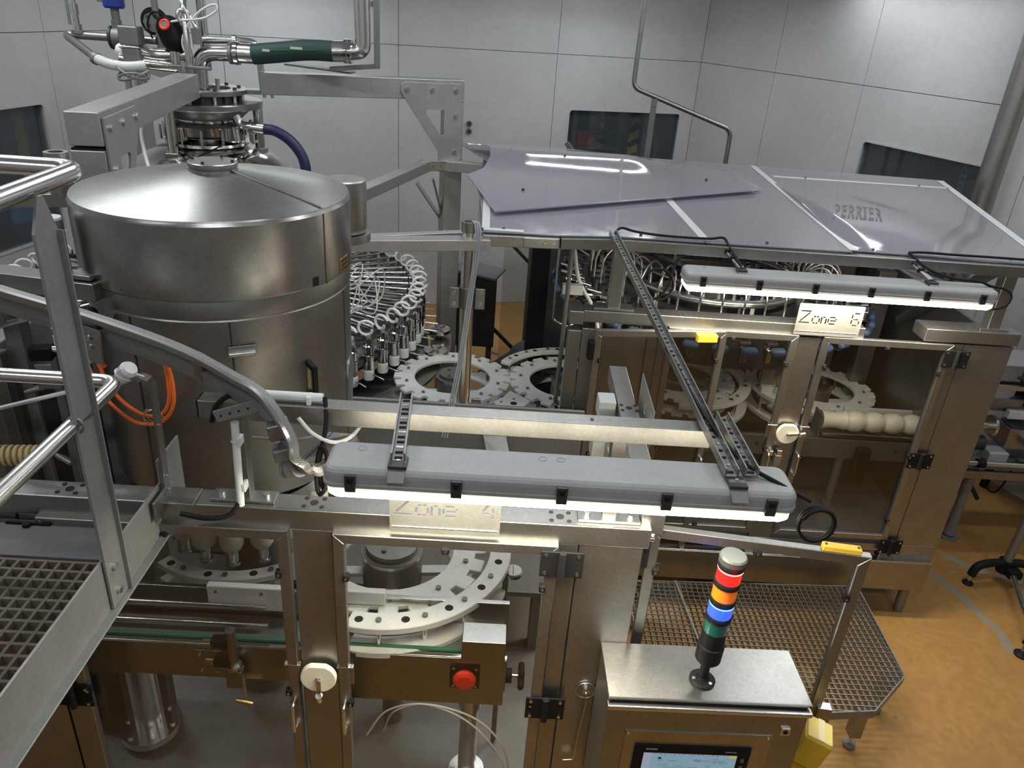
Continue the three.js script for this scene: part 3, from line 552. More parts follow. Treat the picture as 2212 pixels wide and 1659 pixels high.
{ // short beam over the side opening with its zone plate, box and cross posts
  const t = thing('side_beam', 'grey steel beam running between the two guards with a terminal box on it', 'beam');
  put(t, 'beam', beam(V(.53, 1.90, -2.0), V(.545, 1.90, -3.12), .075, .075), M.steel);
  put(t, 'beam_holes', holesGeo, M.hole, [.543, 1.938, -2.72]);
  const b = put(t, 'terminal_box', rbox(.11, .13, .10, .006), S({ color: lin(.24, .25, .24), roughness: .5 }), [.44, 1.87, -2.56]); put(b, 'box_lid', rbox(.112, .02, .102, .004), S({ color: lin(.28, .29, .3), roughness: .5 }), [0, .068, 0]);
  put(b, 'gland', cyl(.014, .04, 12), M.dull, [-.025, -.08, .02]); put(b, 'gland', cyl(.014, .04, 12), M.dull, [.025, -.08, .02]); put(t, 'rear_box', rbox(.07, .08, .09, .005), S({ color: lin(.36, .37, .37), roughness: .5 }), [.46, 1.91, -2.78]);
  zoneSign('stencil plate seen almost edge-on beside the terminal box', 'Zone', [.60, 1.86, -2.52], Math.PI / 2 - .02, .345, .17);
}
// ---------------------------------------------------------------- step platform of steel grating
{
  const t = thing('grating_step', 'low step platform of welded steel grating on floor legs', 'platform'), out = [[.86, -2.62], [2.0, -2.74], [2.26, -2.98], [2.29, -3.68], [.86, -3.62]];
  for (let i = 0; i < 5; i++) { const a = out[i], b = out[(i + 1) % 5]; put(t, 'edge_bar', beam(V(a[0], .285, a[1]), V(b[0], .285, b[1]), .006, .05, V(0, 1, 0), 0), M.dull); }
  const inside = (x, z) => { let c = false; for (let i = 0, j = 4; i < 5; j = i++) { const [xi, zi] = out[i], [xj, zj] = out[j]; if ((zi > z) !== (zj > z) && x < (xj - xi) * (z - zi) / (zj - zi) + xi) c = !c; } return c; };
  const span = (fix, along) => { let lo = null, hi = null; for (let v = -4; v < 3; v += .005) { if (inside(along ? v : fix, along ? fix : v)) { lo ??= v; hi = v; } } return lo === null ? null : [lo, hi]; };
  for (let z = -3.65; z < -2.6; z += .034) { const s = span(z, true); if (s && s[1] - s[0] > .05) put(t, 'cross_bar', beam(V(s[0], .307, z), V(s[1], .307, z), .004, .006, V(0, 1, 0), 0), M.steel); }
  for (let x = .88; x < 2.28; x += .0335) { const s = span(x, false); if (s && s[1] - s[0] > .05) put(t, 'bearing_bar', beam(V(x, .29, s[0]), V(x, .29, s[1]), .003, .034, V(0, 1, 0), 0), M.dull); }
  put(t, 'joint_bar', beam(V(1.24, .292, -2.67), V(1.16, .292, -3.64), .012, .042, V(0, 1, 0), 0), M.dull);
  for (const [x, z] of [[1.96, -2.78], [2.2, -3.02], [2.2, -3.6], [.95, -2.7], [.95, -3.55]]) { const l = put(t, 'leg', rbox(.06, .17, .06, .004), M.steel, [x, .175, z]); put(l, 'foot_stem', cyl(.009, .06, 10), M.bright, [0, -.11, 0]); put(l, 'foot_pad', cyl(.032, .014, 20), M.dull, [0, -.157, 0], [0, 0, 0]); l.children[1].position.y = -.16; }
}
// ---------------------------------------------------------------- walkway, toe board and handrail at the left
{
  const t = thing('walkway', 'brown moulded grating walkway at the lower left', 'walkway');
  put(t, 'edge_plate', rbox(1.6, .012, .17, .003), S({ color: lin(.12, .12, .125), roughness: .5, map: dustMap }), [-1.85, 1.80, -1.885]);
  const cell = .040, X0 = -2.2, X1 = -1.045, Z0 = -1.79, Z1 = -.75, th = .009;
  for (let x = X0, k = 0; x <= X1 + .001; x += cell, k++) put(t, 'grid_bar', box(th, .03, Z1 - Z0), M.gratingBrown, [x, 1.785, (Z0 + Z1) / 2]);
  for (let z = Z0; z <= Z1 + .001; z += cell) put(t, 'grid_bar', box(X1 - X0, .03, th), M.gratingBrown, [(X0 + X1) / 2, 1.7845, z]);
  put(t, 'cross_deck', rbox(5.2, .03, 2.4, .004), M.gratingBrown, [.35, 1.785, .25]); for (const x of [-2.1, .4, 2.8]) put(t, 'support_leg', rbox(.08, 1.76, .08, .004), M.dull, [x, .88, 1.2]);
  for (const z of [-1.76, -1.25, -.78]) put(t, 'bearer', rbox(1.2, .06, .04, .003), M.dull, [-1.64, 1.735, z]);
  for (const z of [-1.72, -.82]) put(t, 'support_leg', rbox(.06, 1.71, .06, .004), M.dull, [-2.15, .855, z]);
  put(t, 'support_leg', rbox(.05, 1.71, .05, .004), M.dull, [-1.09, .855, -.82]);
}
{
  const t = thing('handrail', 'galvanized handrail with a flat pointed post, tube rails and a toe board', 'handrail'), x = -1.02;
  put(t, 'toe_board', rbox(.007, .165, 1.47, .002), M.galva, [x, 1.868, -1.42]); put(t, 'board_flange', rbox(.03, .006, 1.47, .002), M.galva, [x + .015, 1.785, -1.42]); put(t, 'end_plate', rbox(.007, .2, .16, .002), M.galva, [x + .002, 1.93, -2.08]);
  const ps = poly([[-.045, 0], [.045, 0], [.045, 1.04], [.012, 1.125], [-.006, 1.125], [-.045, 1.05]]); const pg = ext(ps, .008, .001); pg.rotateY(Math.PI / 2);
  put(t, 'post', pg, M.galva, [x + .006, 1.79, -1.665]); put(t, 'post_flange', rbox(.016, 1.04, .006, .002), M.galva, [x + .018, 2.31, -1.708]);
  for (const y of [1.83, 1.91]) put(t, 'bolt', at(hexHead, 0, 0, 0, 0, 0, Math.PI / 2), M.bright, [x + .019, y, -1.655]);
  put(t, 'top_rail', pipe([[-2.6, 2.925, -1.90], [x - .02, 2.925, -1.90], [x - .01, 2.925, -.7]], .0225, .05, 18), M.bright);
  put(t, 'mid_rail', pipe([[-2.6, 2.36, -1.88], [x - .005, 2.36, -1.88], [x + .0, 2.36, -.7]], .0195, .045, 16), M.bright);
  put(t, 'weld_collar', new THREE.TorusGeometry(.021, .004, 6, 20), M.dull, [x + .003, 2.36, -1.635]);
  put(t, 'flat_bracket', sweepRect([V(-1.06, 2.315, -2.0), V(-1.02, 2.318, -2.0), V(-1.0, 2.31, -2.0), V(-.992, 2.29, -2.0), V(-1.0, 1.84, -2.0)], Array(5).fill(V(0, 0, 1)), -.018, .018, -.0035, .0035), M.steel);
  for (const y of [2.16, 1.98, 1.93]) put(t, 'bracket_bolt', at(hexSmall, 0, 0, 0, 0, 0, Math.PI / 2), M.bright, [-.99, y, -2.0]);
  put(t, 'angle_bracket', rbox(.10, .008, .09, .002), M.steel, [-.955, 1.905, -2.0]); put(t, 'angle_web', rbox(.008, .07, .09, .002), M.steel, [-1.0, 1.905, -1.95]);
}
// ---------------------------------------------------------------- capper drum
{
  const R = .474, t = thing('capper_drum', 'large stainless drum with a conical lid behind the nearest guard', 'machine', [-1.05, 0, -2.8]);
  put(t, 'upper_shell', lathe([[R, 2.425], [R + .003, 2.43], [R + .003, 2.672], [R - .002, 2.683], [R - .008, 2.683], [R - .008, 2.425], [R, 2.425]], 96), M.satin);
  put(t, 'lid', lathe([[R - .002, 2.682], [R - .004, 2.688], [R * .8, 2.707], [R * .5, 2.732], [.1, 2.757], [0, 2.76]], 96), M.lid);
  const cap = put(t, 'lid_cap', lathe([[0, 0], [.082, 0], [.086, .004], [.086, .012], [.08, .014], [.08, .018], [.086, .02], [.086, .03], [.083, .033], [0, .033]], 48), M.steel, [0, 2.752, 0]);
  for (let k = 0; k < 4; k++) put(cap, 'cap_bolt', cyl(.006, .012, 8), M.dark, [.074 * Math.cos(k * 1.571 + .1), .036, .074 * Math.sin(k * 1.571 + .1)]);
  const sg = .42; put(t, 'lid_seam', beam(V(.08 * Math.cos(sg), 2.764, .08 * Math.sin(sg)), V((R - .004) * Math.cos(sg), 2.690, (R - .004) * Math.sin(sg)), .012, .008), M.satin);
  put(t, 'shell_seam', rbox(.010, .25, .005, .001), M.satin, [(R + .004) * Math.cos(sg), 2.548, (R + .004) * Math.sin(sg)], [0, Math.PI / 2 - sg, 0]);
  put(t, 'shoulder_band', lathe([[R - .02, 2.36], [R - .004, 2.362], [R - .002, 2.40], [R - .006, 2.425], [R - .03, 2.425]], 96), M.steel);
  put(t, 'lower_shell', lathe([[R - .012, 1.64], [R - .008, 1.645], [R - .008, 2.352], [R - .014, 2.362], [R - .022, 2.362], [R - .022, 1.64]], 96), M.steel);
  put(t, 'core', cyl(R - .05, .75, 48), M.dark, [0, 2.0, 0]);
  const on = (a, y, r = R) => [r * Math.sin(a), y, r * Math.cos(a)];                     // a = 0 faces the viewer
  for (const a of [-.36, .36, 1.45]) put(t, 'shell_joint', rbox(.006, .70, .004, .001), M.dark, on(a, 2.0, R - .008), [0, a, 0]);
  const h = new THREE.Group(); h.name = 'pull_handle'; t.add(h); { const a = .93; h.position.set(...on(a, 2.085, R - .008)); h.rotation.y = a; put(h, 'grip', rbox(.022, .12, .016, .006), M.rubber, [0, 0, .035]); for (const s of [-1, 1]) put(h, 'grip_end', rbox(.022, .02, .045, .005), M.rubber, [0, s * .055, .018], [s * .5, 0, 0]); put(h, 'grip_plate', rbox(.012, .085, .003, .001), M.stainBrown, [0, 0, .002]); }
  const l2 = new THREE.Group(); l2.name = 'toggle_latch'; t.add(l2); { const a = .43; l2.position.set(...on(a, 2.255, R - .006)); l2.rotation.y = a; put(l2, 'plate', rbox(.095, .024, .008, .002), M.steel, [0, 0, .006]); put(l2, 'roller', at(cyl(.011, .085, 14), 0, 0, 0, 0, 0, Math.PI / 2), M.bright, [-.004, -.012, .018]); }
  put(t, 'side_pocket', lathe([[0, 2.69], [.078, 2.69], [.084, 2.685], [.086, 2.67], [.086, 2.50], [.08, 2.48], [0, 2.48]], 40), M.steel, [.405, 0, -.30]);
  put(t, 'pocket_tray', cyl(.11, .03, 36), M.steel, [.395, 2.46, -.30]);
  put(t, 'slot_opening', rbox(.03, .034, .004, .004), M.hole, on(1.03, 2.445, R + .002), [0, 1.03, 0]); put(t, 'shell_screw', cyl(.005, .006, 8), M.dull, on(.84, 2.44, R + .004), [Math.PI / 2, 0, -.84]); put(t, 'shell_screw', cyl(.005, .006, 8), M.dull, on(-.38, 2.445, R + .004), [Math.PI / 2, 0, .38]);
  put(t, 'grille', rbox(.075, .05, .004, .001), M.brass, on(1.42, 2.46, R + .003), [0, 1.42, 0], 'brass perforated grille'); for (let k = 0; k < 12; k++) put(t, 'grille_hole', cyl(.0045, .002, 8), M.hole, on(1.42 + (k % 4 - 1.5) * .035, 2.445 + Math.floor(k / 4) * .015, R + .0055), [Math.PI / 2, 0, -(1.42 + (k % 4 - 1.5) * .035)]);
  put(t, 'kick_guard', cyl(.07, .01, 24), M.steel, on(1.6, 1.98, R - .01), [Math.PI / 2, 0, -1.6]);
  // bell guides of the turret under the drum
  put(t, 'turret_plate', cyl(.36, .05, 40), M.satin, [0, 1.52, 0]); put(t, 'turret_shaft', cyl(.12, 1.3, 28), M.dull, [0, .92, 0]);
  for (let k = 0; k < 16; k++) { const a = k * Math.PI * 2 / 16 + .1; const b = put(t, 'bell_guide', lathe([[.02, 0], [.036, .008], [.047, .03], [.048, .07], [.04, .09], [0, .09]], 24), M.cream, on(a, 1.295, .3)); put(b, 'spring_stem', cyl(.02, .065, 14), M.bright, [0, -.03, 0]); put(b, 'spring_ring', cyl(.025, .012, 16), M.bright, [0, -.066, 0]); put(b, 'upper_rod', cyl(.016, .1, 12), M.steel, [0, .12, 0]); }
}
{ // clamp arm, handle and posts at the left of the drum
  const t = thing('drum_clamp', 'square clamp arm with posts and a black ball handle left of the drum', 'clamp');
  put(t, 'arm', beam(V(-1.72, 2.41, -2.5), V(-1.31, 2.42, -2.41), .085, .06), M.satin); put(t, 'arm_cap', beam(V(-1.42, 2.458, -2.45), V(-1.33, 2.46, -2.43), .075, .016), M.steel);
  put(t, 'post', cyl(.036, .20, 24), M.dull, [-1.475, 2.53, -2.47]); put(t, 'post_top', cyl(.034, .008, 24), M.white, [-1.475, 2.634, -2.47]);
  put(t, 'rear_post', lathe([[.026, 0], [.042, 0], [.042, .16], [.026, .16], [.026, 0]], 28), M.steel, [-1.66, 2.60, -2.9]); put(t, 'rear_arm', beam(V(-2.0, 2.56, -2.92), V(-1.45, 2.60, -2.9), .07, .05), M.satin);
  put(t, 'lever', rod(V(-1.50, 2.35, -2.37), V(-1.36, 2.35, -2.36), .008), M.dark); put(t, 'ball', new THREE.SphereGeometry(.024, 20, 14), M.black, [-1.338, 2.352, -2.36]);
  put(t, 'side_block', rbox(.12, .09, .10, .006), M.satin, [-1.78, 2.26, -2.55], [0, .3, 0]); put(t, 'column', rbox(.06, 2.25, .06, .003), M.dull, [-1.70, 1.19, -2.52]);
}
{ // cap chute
  const raw = [[-2.1, 2.47, -2.52], [-1.58, 2.42, -2.29], [-1.26, 2.385, -2.2], [-.92, 2.352, -2.065], [-.74, 2.325, -1.965], [-.655, 2.30, -1.925], [-.60, 2.255, -1.89], [-.567, 2.2, -1.872], [-.555, 2.145, -1.868], [-.545, 2.105, -1.875], [-.515, 2.095, -1.92], [-.475, 2.11, -2.0], [-.45, 2.12, -2.06]];
  const c = new THREE.CatmullRomCurve3(raw.map(p => V(...p)), false, 'centripetal'), P = c.getPoints(90), sd = P.map((p, i) => { const k = i / 90; return k < .62 ? V(0, 1, .35) : k < .8 ? V(0, 1, .35).lerp(V(1, .25, .3), (k - .62) / .18) : V(1, .25, .3); });
  const t = thing('cap_chute', 'curved metal cap chute sweeping down in front of the drum', 'chute');
  for (const [n, u0, u1, v0, v1, m] of [['upper_rail', .026, .046, -.014, .014, M.galva], ['rail_edge', .046, .05, .004, .014, M.bright], ['slot_back', -.008, .026, -.014, -.008, M.stainBrown], ['lower_rail', -.040, -.008, -.014, .014, M.galva], ['under_rail', -.058, -.046, -.014, .010, M.galva]]) put(t, n, sweepRect(P, sd, u0, u1, v0, v1), m);
  const bd = (x, y, z, rx, ry, rz) => put(t, 'joint_clip', rbox(.035, .085, .03, .004), M.steel, [x, y, z], [rx, ry, rz]);
  bd(-1.24, 2.382, -2.19, .2, -.3, -.1); bd(-.86, 2.345, -2.035, .2, -.5, -.1);
  put(t, 'hanger_plate', rbox(.085, .12, .006, .004), M.satin, [-1.245, 2.33, -2.17], [0, -.35, -.1]); for (const y of [2.355, 2.325]) put(t, 'hanger_bolt', at(hexHead, 0, 0, 0, Math.PI / 2, 0, 0), M.bright, [-1.25, y, -2.163]);
  put(t, 'end_clamp', rbox(.06, .05, .05, .005), M.steel, [-.60, 2.235, -1.89], [0, .3, .2]); put(t, 'end_clamp', rbox(.06, .04, .05, .005), M.dull, [-.585, 2.17, -1.875], [0, .3, .2]);
  put(t, 'clamp_screw', rod(V(-.67, 2.215, -1.87), V(-.60, 2.215, -1.87), .006), M.dull); put(t, 'clamp_screw', rod(V(-.56, 2.21, -1.87), V(-.50, 2.225, -1.87), .006), M.dull);
}
// conduits, strip and cables in front of the drum
{ const t = thing('conduit', 'white plastic conduit standing upright on the guard rail', 'conduit'); put(t, 'pipe', rod(V(-.748, 2.21, -1.955), V(-.752, 1.925, -1.945), .0115, 16), M.pvc); for (const y of [2.15, 1.99]) { const c = put(t, 'clip', rbox(.012, .028, .034, .003), M.pvc, [-.737, y, -1.955]); put(c, 'clip_band', new THREE.TorusGeometry(.0125, .002, 6, 16), M.pvc, [-.012, 0, .005], [Math.PI / 2, 0, 0]); } }
{ const t = thing('conduit', 'white plastic conduit lying along the lamp beam', 'conduit'); put(t, 'pipe', rod(V(-.76, 2.268, -2.03), V(-.505, 2.268, -2.03), .0135, 16), M.pvc); for (const x of [-.7, -.545]) put(t, 'clip', rbox(.014, .034, .036, .003), M.pvc, [x, 2.26, -2.028]); put(t, 'offcut', rod(V(-.86, 2.29, -2.1), V(-.76, 2.27, -2.04), .012, 12), M.pvc); }
{ const t = thing('perforated_strip', 'small rusty perforated steel strip under the cap chute', 'strip'), a = V(-.79, 2.242, -1.925), b = V(-.672, 2.283, -1.93); put(t, 'strip', beam(a, b, .008, .036, V(0, 1, 0), .001), M.galva); for (let k = 0; k < 4; k++) put(t, 'strip_hole', at(cyl(.0035, .002, 10), 0, 0, 0, Math.PI / 2, 0, 0), M.hole, a.clone().lerp(b, .15 + k * .22).add(V(0, 0, .005))); }
cable('black cable curving behind the perforated strip', [[-.82, 2.20, -1.97], [-.80, 2.255, -1.97], [-.76, 2.285, -1.98], [-.72, 2.27, -2.0]], .008);
cable('white hose bending below the lamp beam beside the chute end', [[-.56, 2.24, -1.95], [-.52, 2.19, -1.95], [-.46, 2.165, -1.95], [-.42, 2.17, -1.97], [-.38, 2.2, -2.05]], .006, M.pvc);
one('cable', 'outer orange cable looping below the ball handle', 'cable', tube([[-1.36, 2.36, -2.30], [-1.325, 2.2, -2.27], [-1.27, 2.09, -2.25], [-1.18, 2.02, -2.24], [-1.10, 2.03, -2.24], [-1.055, 2.09, -2.24], [-1.05, 2.18, -2.25], [-1.075, 2.27, -2.27]], .0065, 60, 8), M.orange);
one('cable', 'inner orange cable looping below the ball handle', 'cable', tube([[-1.33, 2.36, -2.31], [-1.295, 2.2, -2.28], [-1.24, 2.1, -2.26], [-1.16, 2.045, -2.25], [-1.105, 2.05, -2.25], [-1.072, 2.1, -2.25], [-1.068, 2.18, -2.26], [-1.085, 2.28, -2.28]], .0065, 60, 8), M.orange);
{ const t = thing('cable_tie_coil', 'loose silvery wire loops around the orange cables', 'wire', [-1.125, 2.045, -2.235]); for (let k = 0; k < 4; k++) put(t, 'wire_loop', new THREE.TorusGeometry(.028 + k * .003, .0014, 5, 22), M.bright, [k * .003, k * .003, 0], [.2 * k, .3 - .2 * k, 0]); }
{ // plastic shower-like nozzle tied to the bracket
  const t = thing('spray_nozzle', 'white plastic nozzle tied to the bent flat bracket', 'nozzle', [-1.075, 2.315, -2.0]); t.rotation.set(.5, .2, -.75);
  put(t, 'body', lathe([[.012, -.035], [.016, -.03], [.018, -.01], [.024, .0], [.026, .04], [.02, .05], [0, .05]], 20), M.white); put(t, 'bore', cyl(.008, .002, 14), M.hole, [0, -.036, 0]); put(t, 'wing', rbox(.07, .03, .006, .002), M.white, [.01, .03, .01]); put(t, 'tie', new THREE.TorusGeometry(.026, .003, 6, 18), M.pvc, [0, .01, 0], [1.2, 0, 0]);
}

// ---------------------------------------------------------------- filler carousel behind the drum
const FC = [-2.0, -5.3];
{
  const t = thing('filler_carousel', 'rotary filler with chrome valves, white hose loops and radial rods behind the drum', 'machine', [FC[0], 0, FC[1]]);
  const R = 1.42, N = 64, TAU = Math.PI * 2;
  put(t, 'pedestal', lathe([[0, .0], [.9, 0], [.9, .3], [.6, .4], [.5, .85], [0, .85]], 48), M.dull);
  const ring = new THREE.Shape(); ring.absarc(0, 0, 1.48, 0, TAU, false); hole(ring, 0, 0, 1.2); put(t, 'lifting_ring', slab(ring, .93, .04, .004, 90), M.dark);
  const ring2 = new THREE.Shape(); ring2.absarc(0, 0, 1.39, 0, TAU, false); hole(ring2, 0, 0, 1.28); put(t, 'valve_ring', slab(ring2, 1.24, .03, .003, 90), M.steel);
  put(t, 'bowl', lathe([[0, 1.25], [.48, 1.25], [.56, 1.35], [.57, 2.05], [.566, 2.1], [.556, 2.15], [.535, 2.2], [.505, 2.25], [.46, 2.295], [.40, 2.335], [.32, 2.37], [.2, 2.40], [.1, 2.41], [0, 2.412]], 64), M.polish);
  put(t, 'manifold_drum', lathe([[.56, 1.32], [.74, 1.32], [.76, 1.36], [.76, 1.50], [.74, 1.54], [.56, 1.56]], 64), M.satin);
  put(t, 'drip_deck', lathe([[.5, 1.06], [1.28, 1.1], [1.28, 1.12], [.5, 1.08]], 72), M.dark); const bodyG = lathe([[0, 0], [.026, 0], [.034, .006], [.035, .085], [.037, .09], [.037, .10], [.033, .104], [.036, .11], [.036, .165], [.03, .172], [.026, .20], [0, .20]], 18);
  const cupG = lathe([[.012, 0], [.034, 0], [.037, .012], [.036, .06], [.03, .07], [0, .07]], 18), headG = rbox(.036, .05, .05, .006), pinG = rod(V(0, 0, 0), V(.10, -.008, 0), .006, 8), blockG = rbox(.05, .03, .032, .004);
  const rodG = rod(V(0, 0, 0), V(-.58, .03, 0), .011, 8), rodG2 = rod(V(0, 0, 0), V(-.56, .0, .0), .009, 8);
  const loopG = (() => { const p = []; for (let i = 0; i <= 16; i++) { const a = i / 16 * TAU * .93 + .4; p.push([.052 * Math.cos(a), .042 * Math.sin(a) + .045, (i - 8) * .0022]); } return tube(p, .0095, 26, 7); })();
  const tipG = rod(V(0, 0, 0), V(0, .05, 0), .005, 6);
  for (let k = 0; k < N; k++) {
    const a = k * TAU / N, v = new THREE.Group(); v.name = 'filling_valve'; v.position.set(R * Math.cos(a), 1.18, R * Math.sin(a)); v.rotation.y = -a; t.add(v);
    put(v, 'valve_body', bodyG, M.polish); put(v, 'centering_cup', cupG, M.nylon, [0, -.072, 0]); put(v, 'valve_head', headG, M.polish, [-.01, .215, 0]);
    const lp = put(v, 'hose_loop', loopG, M.hose, [-.012, .235, 0]); lp.rotation.y = (rnd() - .5) * .7; lp.rotation.z = (rnd() - .5) * .25;
    put(v, 'radial_rod', rodG, M.bright, [-.06, .235, .018]); put(v, 'radial_rod', rodG2, M.dull, [-.06, .20, -.02]); put(v, 'guide_pin', pinG, M.bright, [.03, -.03, 0]); put(v, 'rod_clamp', blockG, M.dark, [-.085, .235, 0]); put(v, 'clamp_tip', tipG, M.dark, [-.09, .235, 0]);
  }
  // rotary joint tower
  const ax = (n, pts, m, y, seg = 48) => put(t, n, lathe(pts, seg), m, [0, y, 0]);
  ax('bowl_neck', [[.22, 0], [.26, .01], [.27, .03], [.2, .04], [.16, .05], [.16, .09], [.0, .09]], M.bright, 2.39);
  ax('joint_housing', [[0, 0], [.23, 0], [.26, .015], [.265, .07], [.24, .085], [.17, .09], [.17, .12], [0, .12]], M.polish, 2.455);
  for (let k = 0; k < 4; k++) { const a = .5 + k * TAU / 4; put(t, 'housing_lobe', lathe([[0, 0], [.07, 0], [.075, .008], [.075, .085], [.065, .095], [.03, .10], [0, .10]], 24), M.polish, [.235 * Math.cos(a), 2.44, .235 * Math.sin(a)]); }
  for (let k = 0; k < 14; k++) { const a = k * TAU / 14; put(t, 'housing_bolt', cyl(.009, .09, 8), M.bright, [.285 * Math.cos(a), 2.47, .285 * Math.sin(a)]); }
  ax('joint_cone', [[0, 0], [.23, 0], [.30, .065], [.30, .075], [0, .075]], M.dull, 2.565);
  ax('joint_plate', [[0, 0], [.36, 0], [.365, .006], [.365, .034], [.36, .04], [0, .04]], M.satin, 2.635);
  for (let k = 0; k < 3; k++) { const a = 1.9 + k * TAU / 3; put(t, 'spacer_column', cyl(.032, .27, 18), M.bright, [.33 * Math.cos(a), 2.50, .33 * Math.sin(a)]); put(t, 'column_shoe', rbox(.08, .035, .08, .004), M.satin, [.33 * Math.cos(a), 2.36, .33 * Math.sin(a)]); }
  for (let k = 0; k < 20; k++) { const a = k * TAU / 20; put(t, 'bearing_bolt', cyl(.014, .04, 8), k % 2 ? M.bright : M.dark, [.235 * Math.cos(a), 2.692, .235 * Math.sin(a)]); }
  ax('bearing_ring', [[0, 0], [.225, 0], [.225, .05], [0, .05]], M.dark, 2.675);
  const fl = new THREE.Shape(); fl.absarc(0, 0, .275, 0, TAU, false); hole(fl, 0, 0, .17); put(t, 'top_flange', slab(fl, 2.715, .03, .003, 48), M.satin); ax('flange_floor', [[0, 0], [.172, 0], [.172, .006], [0, .006]], M.bright, 2.718);
  for (let k = 0; k < 9; k++) { const a = .2 + k * TAU / 9; const b = put(t, 'flange_bolt', cyl(.012, .018, 6), M.dark, [.225 * Math.cos(a), 2.752, .225 * Math.sin(a)]); put(b, 'washer', cyl(.017, .004, 14), M.bright, [0, -.008, 0]); }
  for (const a of [-.31, 1.45, 3.9]) { put(t, 'arm_lug', at(rbox(.20, .028, .11, .004), .36, 0, 0), M.satin, [0, 2.73, 0], [0, -a, 0]); for (const r of [.38, .43]) put(t, 'lug_bolt', cyl(.011, .08, 6), M.bright, [r * Math.cos(a) - .03 * Math.sin(a), 2.735, r * Math.sin(a) + .03 * Math.cos(a)]); }
  // pipework on top of the joint
  put(t, 'product_pipe', pipe([[0, 2.72, .02], [0, 2.955, .02], [.28, 2.965, .02]], .05, .13, 22), M.bright);
  put(t, 'pipe_flange', cyl(.072, .02, 28), M.bright, [0, 2.755, .02]); put(t, 'pipe_clamp', at(cyl(.066, .02, 28), 0, 0, 0, 0, 0, Math.PI / 2), M.dull, [.215, 2.963, .02]); put(t, 'pipe_clamp', at(cyl(.07, .024, 28), 0, 0, 0, 0, 0, Math.PI / 2), M.polish, [.25, 2.964, .02]); put(t, 'hose_sleeve', at(cyl(.06, .09, 28), 0, 0, 0, 0, 0, Math.PI / 2), M.bright, [.31, 2.966, .02]);
  put(t, 'riser_pipe', pipe([[-.03, 2.72, .1], [-.03, 3.0, .1], [-.04, 3.16, .08], [-.08, 3.3, -.05], [-.28, 3.36, -.3]], .02, .06, 12), M.bright); put(t, 'riser_clamp', new THREE.TorusGeometry(.035, .012, 8, 20), M.bright, [-.04, 3.16, .085], [0, .5, 0]); put(t, 'check_valve', cyl(.03, .09, 16), M.dull, [.03, 3.05, .09]); put(t, 'valve_hook', rod(V(.03, 3.1, .09), V(.0, 3.16, .09), .014), M.bright);
  put(t, 'return_pipe', pipe([[-.02, 3.02, -.1], [.22, 3.03, -.14], [.33, 3.02, -.16], [.34, 2.76, -.16]], .022, .09, 12), M.bright); put(t, 'return_clamp', at(cyl(.036, .02, 18), 0, 0, 0, 0, 0, Math.PI / 2), M.bright, [.19, 3.028, -.135]); put(t, 'clamp_wing', rbox(.02, .04, .02, .004), M.dull, [.19, 2.98, -.13]);
  for (const [x, z, h] of [[-.09, .10, .12], [-.05, .15, .16], [.06, .13, .10], [-.13, .02, .14], [.12, .06, .06]]) put(t, 'stub_pipe', cyl(.014, h, 10), M.bright, [x, 2.75 + h / 2, z]);
  put(t, 'crosspiece', rbox(.26, .018, .03, .004), M.dull, [-.02, 2.87, .12]);
  put(t, 'sensor_body', cyl(.03, .14, 16), M.bright, [-.13, 2.95, .06]); put(t, 'sensor_head', cyl(.036, .05, 18), M.black, [-.135, 3.045, .06], [0, 0, .15]); put(t, 'sensor_window', new THREE.SphereGeometry(.028, 14, 10), M.white, [-.145, 3.072, .075]); put(t, 'sensor_nose', rod(V(-.12, 3.04, .07), V(-.03, 3.045, .08), .016), M.black);
  put(t, 'cross_manifold', pipe([[-.05, 2.93, .0], [-.3, 2.92, .05], [-.42, 2.99, .1]], .045, .08, 16), M.polish); put(t, 'manifold_bend', pipe([[-.12, 2.86, .06], [-.3, 2.87, .1], [-.45, 2.9, .12]], .032, .05, 14), M.polish);
}
